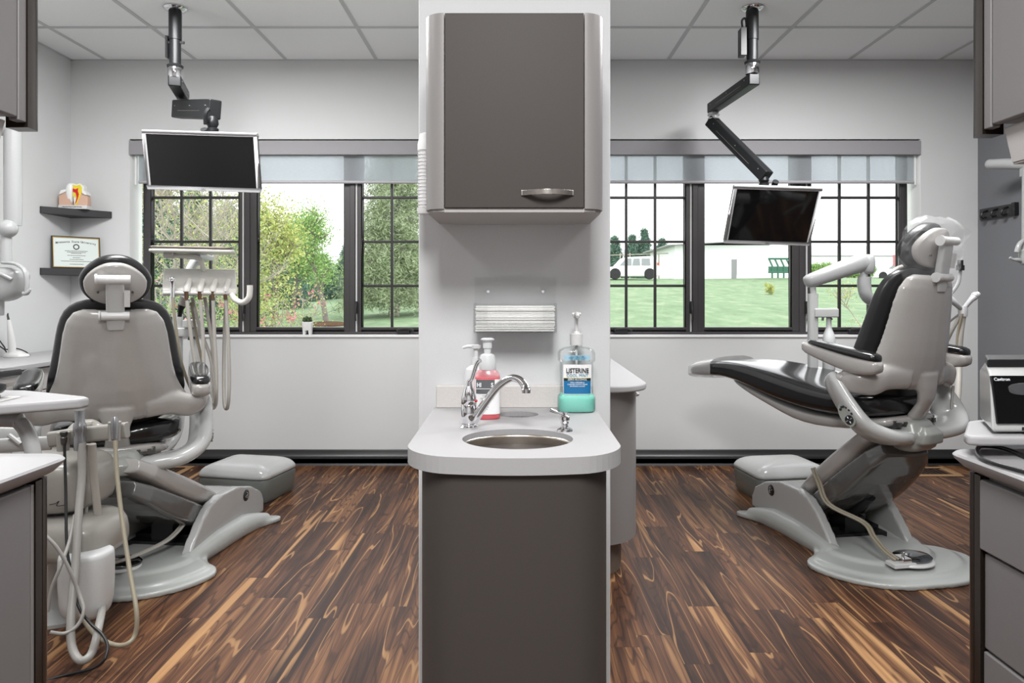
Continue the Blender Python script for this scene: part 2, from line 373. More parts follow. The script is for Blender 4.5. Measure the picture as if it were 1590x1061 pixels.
# windows
FD = 5.0
def fx(px): return (px-VX)*FD/FPX
def fz(py): return CZ+(VY-py)*FD/FPX
def window(n, x0, x1, units):
    o = thing('window_%d' % n, None, None, ((x0+x1)/2, FD, OZ0), kind='structure')
    z0, z1 = OZ0+.004, OZ1-.002
    f = MB()
    f.box(x0, x1, FD-.005, FD+.06, z0, fz(511)+.012); f.box(x0, x1, FD-.005, FD+.06, z1-.05, z1)
    f.box(x0, x0+.05, FD-.005, FD+.06, z0, z1); f.box(x1-.05, x1, FD-.005, FD+.06, z0, z1)
    f.box(x0, x1, FD-.02, FD-.005, z0, z0+.018)
    f.build('window_frame', M['bronze'], o, bevel=.004)
    for a, c in zip(units[:-1], units[1:]):
        ml, mr = fx(a[1]), fx(c[0])
        m_ = MB(); m_.box(ml+.008, mr-.008, FD-.008, FD+.06, z0+.018, z1-.05); m_.box((ml+mr)/2-.018, (ml+mr)/2+.018, FD-.018, FD, z0+.018, z1-.05)
        m_.build('mullion', M['bronze'], o, bevel=.003)
    for a, c, kind in units:
        gx0, gx1 = fx(a), fx(c); gz0, gz1 = fz(511), z1-.06
        s = MB(); w_ = .032 if kind else .014
        ya, yb = (FD-.002, FD+.04) if kind else (FD+.01, FD+.045)
        s.box(gx0-w_, gx0, ya, yb, gz0-w_, gz1+w_); s.box(gx1, gx1+w_, ya, yb, gz0-w_, gz1+w_); s.box(gx0, gx1, ya, yb, gz0-w_, gz0); s.box(gx0, gx1, ya, yb, gz1, gz1+w_)
        s.build('sash', M['bronze2'], o, bevel=.003)
        if kind:
            ws = MB(); q = 1 if kind > 0 else -1
            xa = gx0-w_-.012 if kind == 2 else gx1+w_+.002
            ws.box(xa, xa+.010, FD-.016, FD+.03, gz0-w_, gz1+w_)
            ws.build('weatherstrip', M['weather'], o)
            gr = MB(); st = (gx1-gx0)/3
            for k in (1, 2): gr.box(gx0+st*k-.009, gx0+st*k+.009, FD+.012, FD+.034, gz0, gz1)
            for py in (306.5, 375.3, 444): gr.box(gx0, gx1, FD+.013, FD+.033, fz(py)-.009, fz(py)+.009)
            gr.build('muntin_grid', M['bronze2'], o, bevel=.003)
        MB().box(gx0-.004, gx1+.004, FD+.021, FD+.025, gz0-.004, gz1+.004).build('pane', M['pane'], o)
        if kind:
            cx = gx0+.17 if n == 2 and kind == 1 else (gx0+gx1)/2
            cr = MB(); cr.box(cx-.06, cx+.03, FD-.045, FD-.002, z0+.008, z0+.034); cr.tube([(cx-.05,FD-.05,z0+.035),(cx+.02,FD-.055,z0+.04),(cx+.06,FD-.05,z0+.026)], .008, 8, 4)
            cr.build('crank_handle', M['bronze2'], o, bevel=.004)
            lx = gx1+w_+.01 if kind == 1 else gx0-w_-.012
            lk = MB(); lk.box(lx-.008, lx+.014, FD-.03, FD-.004, fz(487), fz(468)); lk.tube([(lx+.003,FD-.03,fz(470)),(lx+.003,FD-.045,fz(484)),(lx+.003,FD-.035,fz(498))], .007, 8, 3)
            lk.build('sash_lock', M['bronze2'], o)
    return o
window(1, OP[0][0]+.06, OP[0][1]-.002, [(235,370,1), (400,533,0), (563,698,2)])
window(2, OP[1][0]+.002, OP[1][1]-.055, [(928,1063,1), (1095,1228,0), (1260,1396,2)])
for i, (a, c) in enumerate(OP):
    t = MB(); t.box(a, c, WD-.012, FD-.012, OZ0-.012, OZ0+.004)
    t.box(a, a+.004, WD, WD+T_, OZ0, OZ1); t.box(c-.004, c, WD, WD+T_, OZ0, OZ1)
    t.build('trim_%d' % (i+1), M['white'], kind='structure', bevel=.002)
# blinds
def fabric_mat():
    m = bpy.data.materials.new('sheer_roller_fabric'); m.use_nodes = True; N = m.node_tree.nodes; L = m.node_tree.links; N.clear()
    o = N.new('ShaderNodeOutputMaterial'); t = N.new('ShaderNodeBsdfTransparent'); d = N.new('ShaderNodeBsdfDiffuse'); tr = N.new('ShaderNodeBsdfTranslucent')
    t.inputs[0].default_value = (.8,.83,.86,1); d.inputs[0].default_value = rgb(200,203,206); tr.inputs[0].default_value = rgb(208,214,220)
    tc = N.new('ShaderNodeTexCoord'); mp = N.new('ShaderNodeMapping'); mp.inputs['Scale'].default_value = (14, 1, 160); n = N.new('ShaderNodeTexNoise'); n.inputs['Scale'].default_value = 2.5
    L.new(tc.outputs['Object'], mp.inputs[0]); L.new(mp.outputs[0], n.inputs['Vector'])
    mr = N.new('ShaderNodeMapRange'); mr.inputs['To Min'].default_value = .52; mr.inputs['To Max'].default_value = .72; L.new(n.outputs['Fac'], mr.inputs[0])
    a = N.new('ShaderNodeMixShader'); a.inputs[0].default_value = .5; L.new(d.outputs[0], a.inputs[1]); L.new(tr.outputs[0], a.inputs[2])
    c = N.new('ShaderNodeMixShader'); L.new(mr.outputs[0], c.inputs[0]); L.new(t.outputs[0], c.inputs[1]); L.new(a.outputs[0], c.inputs[2]); L.new(c.outputs[0], o.inputs[0])
    return m
M['sheer'] = fabric_mat(); M['valance'] = mat('gray_woven_valance', rgb(150,148,151), .7, speck=.05, sscale=400, bump=.2)
M['rail'] = mat('gray_hem_rail', rgb(168,167,170), .5)
for (a, c), lb in zip(OP, ('sheer gray roller shade with valance over the left window', 'sheer gray roller shade with valance over the right window')):
    t = thing('roller_shade', lb, 'window shade', ((a+c)/2, WD+.03, OZ1), group='roller shades in the windows')
    MB().box(a+.006, c-.006, WD-.012, WD+.055, 2.098, OZ1-.012).build('valance', M['valance'], t, bevel=.002)
    MB().box(a+.05, c-.03, WD+.035, WD+.0365, 1.925, 2.10).build('shade_fabric', M['sheer'], t)
    MB().tube([(a+.05, WD+.036, 1.918), (c-.03, WD+.036, 1.918)], .011, 10).build('hem_rail', M['rail'], t)
    for xx in (a+.03, c-.022): MB().box(xx-.006, xx+.006, WD+.03, WD+.04, 1.90, 2.10).build('guide_rod', M['white'], t)
# troffers
M['diff'] = mat('troffer_diffuser', rgb(250,250,248), .6, emit=(1,.99,.97,1), es=2.2)
for i, (x, y) in enumerate(TROFFERS):
    t = thing('ceiling_light', ['rectangular ceiling troffer over the left chair','rectangular ceiling troffer over the right chair','rectangular ceiling troffer behind the camera at left','rectangular ceiling troffer behind the camera at right','rectangular ceiling troffer over the aisle behind the camera'][i], 'ceiling light', (x, y, ZC-.03), group='ceiling lights')
    f = MB()
    f.box(x-.3,x+.3,y-.6,y-.58,ZC-.03,ZC); f.box(x-.3,x+.3,y+.58,y+.6,ZC-.03,ZC); f.box(x-.3,x-.28,y-.58,y+.58,ZC-.03,ZC); f.box(x+.28,x+.3,y-.58,y+.58,ZC-.03,ZC)
    f.build('light_frame', M['white'], t)
    MB().box(x-.28,x+.28,y-.58,y+.58,ZC-.02,ZC-.008).build('diffuser', M['diff'], t)
# floor vents
M['vent'] = mat('tan_wood_vent', rgb(150,118,84), .5); M['ventd'] = mat('vent_slot', rgb(40,30,24), .6)
for (x0, x1, y0, y1, lb) in ((-2.56,-2.14,4.62,4.86,'tan floor vent in the wood floor behind the left chair base'), (2.45,2.84,4.60,4.84,'tan floor vent in the wood floor behind the right chair')):
    t = thing('floor_vent', lb, 'floor vent', ((x0+x1)/2,(y0+y1)/2,0), group='floor vents')
    f = MB(); f.box(x0,x1,y0,y0+.04,0,.006); f.box(x0,x1,y1-.04,y1,0,.006); f.box(x0,x0+.04,y0+.04,y1-.04,0,.006); f.box(x1-.04,x1,y0+.04,y1-.04,0,.006)
    f.build('vent_frame', M['vent'], t, bevel=.002)
    s = MB(); k = 0
    while x0+.05+k*.03 < x1-.05: s.box(x0+.045+k*.03, x0+.06+k*.03, y0+.04, y1-.04, .001, .004); k += 1
    s.build('vent_slats', M['ventd'], t)
# ================================================================ CENTRAL COLUMN STATION
X0c = -.002
# upper cabinet: z 1.348..1.79, y 1.633..1.935, x +-.2025
t = thing('upper_cabinet', 'dark gray wall cabinet with rounded sides hung on the central column', 'wall cabinet', (X0c, CY, 1.348))
yb = CY-.002; yf = CY-.302; hw = .203; zt, zb = 1.792, 1.352
c = MB(); c.box(X0c-hw+.03, X0c+hw-.03, yf+.02, yb, zb+.004, zt-.004); c.build('carcass', M['lamside'], t, bevel=.002)
for s in (-1, 1):
    pts = []
    for k in range(13):
        a = R(90*k/12); pts.append((X0c+s*(hw-.045+.045*sin(a)), yf+.045-.045*cos(a)))
    pts += [(X0c+s*hw, yb), (X0c+s*(hw-.045), yb)]
    MB().prism(pts, zb, zt).build('side_pilaster', M['lamside'], t, ang=50)
d = MB().box(X0c-hw+.047, X0c+hw-.047, yf-.002, yf+.018, zb+.002, zt-.001).build('door', M['lam'], t, bevel=.0015)
h = MB(); hx = X0c+.077; hz = 1.163+(455-299)/692*1.0
pts = []
hz = CZ+(VY-298)*(yf-.02)/FPX; hx0 = (810-VX)*(yf-.02)/FPX; hx1 = (891-VX)*(yf-.02)/FPX
arc = [(hx0+(hx1-hx0)*k/12, yf-.002-.024*sin(pi*k/12)) for k in range(13)]
rs = [[(x, y-.003, hz-.006), (x, y-.003, hz+.006), (x, y+.001, hz+.006), (x, y+.001, hz-.006)] for x, y in arc]
h.rings(rs); h.box(hx0-.001, hx0+.012, yf-.006, yf, hz-.006, hz+.006); h.box(hx1-.012, hx1+.001, yf-.006, yf, hz-.006, hz+.006)
h.build('cabinet_handle', M['nickel'], d, bevel=.001)
MB().box(X0c-hw+.045, X0c+hw-.045, yf+.004, yb, zb-.008, zb+.002).build('bottom_panel', M['lamlite'], t, bevel=.001)
for s in (-1, 1):
    u = MB().prism([(X0c+s*(hw-.004), yf+.045),(X0c+s*(hw-.02), yf+.014),(X0c+s*(hw-.045), yf+.004),(X0c+s*(hw-.045), yb),(X0c+s*(hw-.004), yb)], zb-.006, zb).build('bottom_edge', M['lamlite'], t)
# lower cabinet (bowed front)
CT = .86; yF = 1130/848.0; yR = CY-.002
def ctop(hw, yfront, bow, yback, rr=.09, n=10):
    pts = [(X0c+hw, yback), (X0c-hw, yback)]
    # left side down, rounded corner, bowed front
    c = []
    for k in range(n+1):
        a = R(90*k/n); c.append((-(hw-rr)-rr*cos(a), -rr*sin(a)))
    fr = []
    for x, y in c: fr.append((x, yfront+rr+y))
    m = []
    for k in range(1, 16):
        x = -(hw-rr)+2*(hw-rr)*k/16; m.append((x, yfront))
    rt = [(-x, y) for x, y in reversed(fr)]
    al = fr+m+rt
    out = []
    for x, y in al:
        q = x/hw; out.append((X0c+x, y-bow*(1-q*q)))
    return pts+out
cab = thing('sink_cabinet', 'gray laminate base cabinet with bowed front under the central sink', 'base cabinet', (X0c, 1.6, 0))
yFb = 1.372
MB().prism(ctop(.182, yFb, .03, yR, .07), .02, CT-.032).build('cabinet_body', M['lam'], cab, ang=60)
for s in (-1, 1):
    MB().box(X0c+s*.182, X0c+s*.1845, 1.50, yR, .33, CT-.035).build('side_panel', M['lamlite'], cab)
    MB().box(X0c+s*.180, X0c+s*.1875, 1.52, 1.54, .30, .38).build('door_pull', M['black'], cab)
hh = MB(); hh.tube([(X0c+.186,1.62,.795),(X0c+.205,1.60,.795),(X0c+.205,1.56,.795),(X0c+.186,1.54,.795)], .005, 8, 4)
hh.build('cabinet_handle', M['nickel'], cab)
MB().prism(ctop(.16, yFb+.04, .02, yR, .06), 0, .02).build('toe_kick', M['black'], cab)
# worktop with sink hole and waste hole -> grid triangulated via bmesh
def worktop(name, outer, holes, z0, z1, m, parent, rnd=.012):
    from mathutils.geometry import tessellate_polygon
    loops = [outer]+holes; flat = [p for lp in loops for p in lp]; n = len(flat)
    tris = tessellate_polygon([[Vector((x, y, 0)) for x, y in lp] for lp in loops])
    fs = [tuple(t_) for t_ in tris]+[tuple(a+n for a in t_) for t_ in tris]; k0 = 0
    for lp in loops:
        c = len(lp); fs += [(k0+i, k0+(i+1) % c, k0+(i+1) % c+n, k0+i+n) for i in range(c)]; k0 += c
    mb = MB(); mb.add([(x, y, z1) for x, y in flat]+[(x, y, z0) for x, y in flat], fs)
    o = mb.build(name, m, parent, bevel=rnd, seg=4)
    for q in list(o.modifiers):
        if q.type == 'WEIGHTED_NORMAL': o.modifiers.remove(q)
    for p in o.data.polygons: p.use_smooth = False
    return o
def ell(cx, cy, a, b_, n=48): return [(cx+a*cos(2*pi*k/n), cy+b_*sin(2*pi*k/n)) for k in range(n)]
SKX, SKY, SKA, SKB = (803-VX)/752+.001, 1.515, .115, .105
wt = thing('worktop', 'white solid surface worktop with bowed front around the central sink', 'countertop', (X0c, 1.63, CT-.032))
WX, WY = .006, 1.815
wo = worktop('counter_slab', ctop(.2115, yF+.035, .035, yR, .085), [ell(SKX, SKY, SKA, SKB), ell(WX, WY, .052, .045, 32)], CT-.032, CT, M['solid'], wt, .008)
MB().box(X0c-.206, X0c+.206, CY-.018, CY-.001, CT, CT+.058).build('backsplash', M['splash'], wt, bevel=.002)
sk = thing('sink', 'oval brushed steel sink set in the white worktop', 'sink', (SKX, SKY, CT-.15))
b = MB(); prof = [(.975,.006),(.97,.0),(.965,-.018),(.985,-.06),(.95,-.105),(.85,-.128),(.5,-.136),(.15,-.138)]
b.rings([[(SKX+SKA*1.02*q*cos(2*pi*k/48), SKY+SKB*1.02*q*sin(2*pi*k/48), CT+z-.018) for k in range(48)] for q, z in prof], caps=False)
so = b.build('basin', M['steel'], sk)
so.modifiers.new('t', 'SOLIDIFY').thickness = -.0015
MB().lathe([(.001,0),(.02,0),(.022,.003),(.016,.003),(.012,.001),(.001,.001)], (SKX, SKY, CT-.156)).build('drain', M['chrome'], sk)
wc = MB(); wc.rings([[(WX+.052*q*cos(2*pi*k/32), WY+.045*q*sin(2*pi*k/32), CT+z) for k in range(32)] for q, z in ((1.0,-.012),(1.0,-.05),(.85,-.058),(.05,-.06))], caps=False)
o = wc.build('cup_well', mat('shallow_well_gray', rgb(196,198,197), .3), wt); 
# faucet
F = lambda px, py, D=1.63: P(px, py, D)
fb = F(728, 661); fb.z = CT
t = thing('faucet', 'chrome single lever faucet with arched spout at the left of the sink', 'faucet', fb)
x, y = fb.x, fb.y
MB().lathe([(.001,0),(.021,0),(.021,.004),(.017,.007),(.018,.010),(.001,.010)], fb).build('faucet_base', M['chrome'], t)
MB().lathe([(.001,.008),(.014,.008),(.0165,.014),(.0175,.03),(.0175,.052),(.0165,.0535),(.0175,.055),(.0165,.07),(.012,.085),(.006,.096),(.001,.098)], fb, 28).build('faucet_body', M['chrome'], t)
sp = [(735,655),(752,628),(772,602),(792,588),(806,590),(815,600),(817,606)]
MB().tube([Vector((x+.006,y-.006,CT+.015))]+[F(a, c, 1.63-.055*(i/6)) for i, (a, c) in enumerate(sp)], [.0105,.0105,.0095,.0085,.008,.0085,.0095,.0095], 14, 6).build('spout', M['chrome'], t)
e = F(817, 606, 1.575)
MB().lathe([(.001,-.006),(.0095,-.006),(.0098,.002),(.008,.004),(.001,.004)], e).build('aerator', M['chrome'], t)
MB().tube([(x,y,CT+.09), (x+.001,y,CT+.104), F(733,588,1.62), F(740,566,1.61), F(745,559,1.605)], [.009,.0055,.0045,.005,.006], 12, 4).build('lever_handle', M['chrome'], t)
MB().ball((x+.0165, y-.006, CT+.062), .0035, 10).build('temperature_dot', mat('red_dot', rgb(200,30,50), .3), t)
# side valve
vb = F(877, 659, 1.60); vb.z = CT
t = thing('sink_valve', 'small chrome lever valve at the right of the sink', 'valve', vb)
MB().lathe([(.001,0),(.0185,0),(.0175,.004),(.008,.008),(.007,.014),(.010,.017),(.008,.021),(.011,.024),(.0105,.031),(.006,.034),(.007,.04),(.001,.041)], vb, 28).build('valve_body', M['chrome'], t)
MB().tube([vb+Vector((.002,0,.036)), vb+Vector((-.016,-.003,.040)), vb+Vector((-.032,-.006,.046))], [.005,.0038,.005], 10, 4).build('valve_lever', M['chrome'], t)
# bottles
M['clearb'] = glassmat('clear_pet_bottle', (.975,.985,.985,1), a=.05, rough=.05)
M['mint'] = mat('mint_green_mouthwash', rgb(140,222,204), .25, coat=.5)
M['pink'] = mat('pink_red_soap', rgb(224,58,70), .15, coat=.5); M['pinkc'] = mixclear('pink_tinted_bottle', rgb(240,150,158), .35, .15)
M['labw'] = mat('white_label', rgb(236,236,236), .5); M['labk'] = mat('black_label_print', rgb(34,34,36), .5); M['labg'] = mat('gray_label_block', rgb(96,97,100), .5)
M['blue'] = mat('blue_label_panel', rgb(28,110,160), .45); M['teal'] = mat('teal_print', rgb(30,125,150), .5); M['wprint'] = mat('white_print', rgb(240,245,248), .5); M['lblue'] = mat('pale_blue_label', rgb(160,196,214), .5); M['gold'] = mat('yellow_green_line', rgb(190,186,60), .5)
def pump(t, c, z, col, h=.0, down=False):
    MB().lathe([(.001,0),(.0165,0),(.0165,.026),(.013,.03),(.006,.031),(.001,.031)], (c[0],c[1],z), 28).build('pump_collar', col, t)
mb_ = P(895, 636, 1.862); mb_.z = CT
t = thing('mouthwash_bottle', 'large clear mouthwash bottle with mint green liquid and white pump', 'mouthwash bottle', mb_)
def brings(c, prof, n=40, e=.62, k=1.0):
    rs = []
    for z, a, d in prof:
        ring = []
        for i in range(n):
            q = 2*pi*i/n; ca, sa = cos(q), sin(q)
            ring.append((c[0]+math.copysign(abs(ca)**e, ca)*a*k, c[1]+math.copysign(abs(sa)**e, sa)*d*k, c[2]+z))
        rs.append(ring)
    return rs
pr = [(0,.044,.028),(.004,.048,.031),(.012,.0485,.032),(.034,.0485,.032),(.040,.0475,.031),(.045,.0425,.028),(.05,.042,.0275),(.125,.042,.0275),(.130,.0475,.031),(.150,.0480,.031),(.158,.043,.029),(.163,.033,.024),(.165,.02,.018),(.166,.014,.014),(.176,.014,.014)]
MB().rings(brings(mb_, pr)).build('bottle_body', M['clearb'], t)
MB().rings(brings(mb_, [(.002,.044,.028),(.006,.047,.030),(.034,.047,.030),(.040,.046,.030),(.0455,.041,.0265),(.0465,.041,.0265)])).build('liquid', M['mint'], t)
MB().tube([mb_+Vector((0,0,.01)), mb_+Vector((0,0,.17))], .003, 10).build('dip_tube', M['plas'], t)
MB().lathe([(.001,.17),(.0165,.17),(.0165,.198),(.009,.2),(.007,.205),(.001,.205)], mb_, 28).build('pump_collar', M['plas'], t)
MB().lathe([(.001,.2),(.0045,.2),(.0055,.238),(.009,.242),(.009,.247),(.006,.252),(.001,.252)], mb_, 20).build('pump_stem', M['plas'], t)
pn = MB(); pn.tube([mb_+Vector((0,0,.247)), mb_+Vector((0,-.02,.249)), mb_+Vector((0,-.034,.243))], [.007,.006,.004], 10, 4); pn.tube([mb_+Vector((-.011,0,.249)), mb_+Vector((.011,0,.249))], .004, 10); pn.build('pump_nozzle', M['plas'], t)
def bl(c, x0, x1, z0, z1, name, m, t, e, off, a=.042, d=.0275, ee=.62):
    # label wrapped on the front of a superellipse body
    rs = []
    for k in range(17):
        x = x0+(x1-x0)*k/16; q = min(.999, abs(x)/a)
        ca = q**(1/ee); sa = sqrt(max(0, 1-ca*ca))**ee
        yv = c[1]-d*sa-off
        rs.append([(c[0]+x, yv, c[2]+z0), (c[0]+x, yv, c[2]+z1), (c[0]+x, yv+.0006, c[2]+z1), (c[0]+x, yv+.0006, c[2]+z0)])
    MB().rings(rs).build(name, m, t)
bl(mb_, -.035, .036, .047, .122, 'front_label', M['labw'], t, 1, .0006)
bl(mb_, -.034, .0345, .0485, .081, 'blue_label_panel', M['blue'], t, 1, .0012)
bl(mb_, -.034, .0345, .081, .0875, 'black_label_band', M['labk'], t, 1, .0012)
bl(mb_, -.034, .0345, .0875, .0885, 'yellow_label_line', M['gold'], t, 1, .0012)
bl(mb_, -.033, .032, .133, .146, 'upper_label', M['lblue'], t, 1, .0006, .0478, .031)
yy = mb_.y-.0295
def tx(s, dx, dz, size, m, t, c, yy, sx=1, bold=0): return text('label_text', s, at(c[0]+dx, yy, c[2]+dz) @ FRONT, size, m, t, sx, bold=bold)
tx('LISTERINE', 0, .1065, .0165, M['labk'], t, mb_, yy, .78, .0004); tx('COOL MINT', 0, .0945, .0105, M['teal'], t, mb_, yy, .95)
tx('ZERO ALCOHOL', 0, .0843, .0068, M['wprint'], t, mb_, yy, .95)
tx('FOR A FRESHER &', 0, .0768, .0045, M['wprint'], t, mb_, yy); tx('CLEANER MOUTH THAN', 0, .0722, .0045, M['wprint'], t, mb_, yy); tx('BRUSHING ALONE', 0, .0676, .0045, M['wprint'], t, mb_, yy)
tx('KILLS 99.9% OF BAD', 0, .1435, .004, M['teal'], t, mb_, yy-.0035); tx('BREATH GERMS WITH A', 0, .1398, .004, M['teal'], t, mb_, yy-.0035); tx('LESS INTENSE TASTE', 0, .1360, .004, M['teal'], t, mb_, yy-.0035)
# pink soap
sb = P(757, 650, 1.76); sb.z = CT
t = thing('soap_bottle', 'foaming hand soap bottle with pink red soap and white pump behind the faucet', 'soap bottle', sb)
pr = [(0,.028,.022),(.003,.031,.024),(.098,.031,.024),(.108,.029,.022),(.116,.022,.018),(.12,.017,.016),(.122,.017,.016)]
MB().rings(brings(sb, pr, e=.75)).build('bottle_body', M['pinkc'], t)
MB().rings(brings(sb, [(.001,.028,.022),(.004,.030,.023),(.10,.0302,.0232),(.1005,.0302,.0232)], e=.75)).build('liquid', M['pink'], t)
bl(sb, -.029, .0305, .013, .096, 'front_label', M['labw'], t, 1, .0008, .0315, .0243, .75)
bl(sb, -.027, .018, .062, .096, 'gray_label_block', M['labg'], t, 1, .0014, .0315, .0243, .75)
yy = sb.y-.0262
tx('HI', -.019, .083, .014, M['wprint'], t, sb, yy, .8, .0004); tx('S', .012, .083, .014, M['wprint'], t, sb, yy, .9, .0004)
m = MB(); m.box(sb.x-.026, sb.x+.016, yy-.0003, yy+.0003, CT+.0738, CT+.0748); m.build('label_rule', M['wprint'], t)
rq = random.Random(4); m = MB()
for z, x0, x1, h in ((.0575,-.012,.016,.0011),(.0515,-.016,.016,.0009),(.0495,-.014,.013,.0009),(.036,-.016,.004,.0022),(.030,-.016,.004,.0014),(.025,-.013,.001,.0012)):
    x = x0
    while x < x1:
        l = rq.uniform(.001, .0028); m.box(sb.x+x, sb.x+min(x1, x+l), yy-.0003, yy+.0003, CT+z, CT+z+h*rq.uniform(.7,1.1)); x += l+.0007
m.build('label_print', M['labg'], t)
m = MB(); m.lathe([(.0001,-.0004),(.0014,-.0004),(.0014,.0004),(.0001,.0004)], (sb.x-.013, yy, CT+.041), 10, 'y'); m.build('label_dot', M['labk'], t)
MB().lathe([(.001,.118),(.020,.118),(.021,.122),(.021,.14),(.017,.153),(.011,.156),(.001,.156)], sb, 28).build('pump_collar', M['milk'], t)
MB().lathe([(.001,.15),(.008,.15),(.0085,.168),(.011,.17),(.011,.184),(.016,.188),(.017,.191),(.012,.194),(.001,.194)], sb, 24).build('pump_head', M['milk'], t)
# white bottle behind
wb = P(739, 646, 1.83); wb.z = CT
t = thing('lotion_bottle', 'plain white lotion pump bottle standing behind the faucet body', 'lotion bottle', wb)
MB().lathe([(.001,0),(.028,0),(.03,.004),(.03,.095),(.026,.112),(.016,.12),(.011,.122),(.011,.14),(.001,.14)], wb, 32).build('bottle_body', M['milk'], t)
MB().lathe([(.001,.138),(.0055,.138),(.0055,.162),(.012,.164),(.013,.172),(.001,.173)], wb, 20).build('pump_stem', M['milk'], t)
MB().tube([wb+Vector((.006,0,.168)), wb+Vector((-.02,-.004,.169)), wb+Vector((-.033,-.006,.165))], [.006,.0045,.0035], 10, 3).build('pump_nozzle', M['milk'], t)
# paper towel holder
HD = CY
hx0, hx1 = P(737,0,HD-.05).x, P(863,0,HD-.05).x; hz0, hz1 = P(0,514,HD-.05).z, P(0,431,HD).z
t = thing('towel_holder', 'clear acrylic paper towel holder screwed to the column above the backsplash', 'towel holder', ((hx0+hx1)/2, HD, hz0))
q = MB()
q.box(hx0-.002, hx1+.002, HD-.005, HD-.001, hz0, hz1)
fz_ = hz0+.072
q.box(hx0, hx1, HD-.105, HD-.102, hz0, hz0+.022); q.box(hx0, hx1, HD-.105, HD-.005, hz0-.003, hz0)
q.box(hx0, hx0+.003, HD-.103, HD-.005, hz0, fz_); q.box(hx1-.003, hx1, HD-.103, HD-.005, hz0, fz_)
q.box(hx0, hx0+.035, HD-.105, HD-.102, hz0+.022, fz_); q.box(hx1-.035, hx1, HD-.105, HD-.102, hz0+.022, fz_)
q.build('holder_body', M['acryl'], t)
for px in (758, 843):
    p = P(px, 453, HD-.005); MB().lathe([(.001,0),(.004,0),(.004,.002),(.001,.003)], p, 12, 'y').build('screw', M['chrome'], t)
rnd = random.Random(3); first = None; n = 22; th = .0029
for k in range(n):
    z = hz0+.001+k*th; dx = rnd.uniform(-.0015,.0015); dy = rnd.uniform(-.002,.002)
    m_ = MB(); xa, xb = hx0+.005+dx, hx1-.006+dx; ya, yb2 = HD-.099+dy, HD-.009
    h_ = th*.92 if k < n-3 else th*1.0
    prof = [(ya+.002, z), (ya, z+h_*.25), (ya+.0008, z+h_*.45), (ya, z+h_*.7), (ya+.002, z+h_), (yb2, z+h_), (yb2, z)]
    m_.prism(prof, xa, xb, 'x')
    o = m_.build('paper_towel', M['paper'], flat=True)
    tag(o, 'folded white paper towel in the stack of the clear wall holder' if k < n-1 else 'topmost folded white paper towel of the stack in the clear wall holder', 'paper towel', 'folded paper towels in the holder')
# cup stack on the partition's left face
cx, cy = X0c-.2225, 1.80
t = thing('cup_dispenser', 'white cup dispenser on the left side of the central wall cabinet', 'cup dispenser', (cx, cy, 1.36))
MB().box(X0c-.2045, X0c-.2032, cy-.02, cy+.02, 1.36, 1.54).build('back_bracket', M['plas'], t, bevel=.002)
MB().lathe([(.001,1.358),(.017,1.358),(.018,1.362),(.018,1.372),(.001,1.372)], (cx,cy,0), 28).build('dispenser_base', M['plas'], t)
M['cupm'] = mat('white_paper_cup', rgb(226,226,226), .6)
for k in range(16):
    z = 1.373+k*.0088
    o = MB().lathe([(.001,z),(.0145,z),(.0170,z+.0072),(.0185,z+.0078),(.0172,z+.0086),(.001,z+.0086)], (cx,cy,0), 24).build('paper_cup', M['cupm'])
    tag(o, 'white paper cup nested in the stack on the left side of the wall cabinet', 'paper cup', 'nested paper cups')
o = MB().lathe([(.001,1.515),(.017,1.515),(.017,1.53),(.011,1.556),(.001,1.56)], (cx,cy,0), 24).build('cup_cap', M['cupm'], t)
# rear side counter on the right of the partition
sc = thing('side_cabinet', 'gray curved base cabinet against the right side of the partition', 'base cabinet', (.4, 3.7, 0))
def side_out(x1, y0, y1, r, n=10):
    pts = [(CX1+.001, y1), (CX1+.001, y0)]
    for k in range(n+1):
        a = R(-90+90*k/n); pts.append((x1-r+r*cos(a), y0+r+r*sin(a)))
    return pts+[(x1, y1)]
MB().prism(side_out(.515, 2.92, 4.40, .2), .145, .765).build('cabinet_body', M['lamside'], sc, ang=60)
MB().prism(side_out(.455, 2.97, 4.38, .17), 0, .145).build('toe_kick', mat('brown_gray_toe_kick', rgb(120,108,98), .5), sc, ang=60)
hh = MB(); hh.tube([(.516,3.18,.715),(.54,3.20,.715),(.54,3.28,.715),(.516,3.30,.715)], .006, 8, 4); hh.build('cabinet_handle', M['nickel'], sc)
o = MB().prism(side_out(.545, 2.88, 4.42, .16), .766, .793).build('side_worktop', M['solid'], bevel=.008, seg=4)
tag(o, 'white rounded worktop on the curved cabinet right of the partition', 'countertop')
# ================================================================ OUTSIDE
def gz(x, y):
    a = x/max(y, 1); t = min(1, max(0, (a+.25)/.35)); s = .026+(.050-.026)*t
    if y > 45: return gz(x*45/y, 45)
    q = max(0, y-5.5)
    return .12+q*s+.05*sin(x*.4+y*.3)
def grass_mat():
    m = bpy.data.materials.new('lawn_grass'); m.use_nodes = True; N, L, b = nd(m)
    tc = N.new('ShaderNodeTexCoord'); n = N.new('ShaderNodeTexNoise'); n.inputs['Scale'].default_value = 2.2; n.inputs['Detail'].default_value = 10; n.inputs['Roughness'].default_value = .7
    mp = N.new('ShaderNodeMapping'); mp.inputs['Scale'].default_value = (1, .45, 1); L.new(tc.outputs['Object'], mp.inputs[0]); L.new(mp.outputs[0], n.inputs['Vector'])
    cr = N.new('ShaderNodeValToRGB'); e = cr.color_ramp.elements; e[0].position = .33; e[0].color = rgb(114,134,104); e[1].position = .7; e[1].color = rgb(160,166,140)
    x = e.new(.52); x.color = rgb(128,152,118)
    L.new(n.outputs['Fac'], cr.inputs[0]); L.new(cr.outputs[0], b.inputs['Base Color']); b.inputs['Roughness'].default_value = .9; b.inputs['Specular IOR Level'].default_value = .1
    return m
M['grass'] = grass_mat()
m_ = MB(); vs = []; fs = []; nx, ny = 70, 60
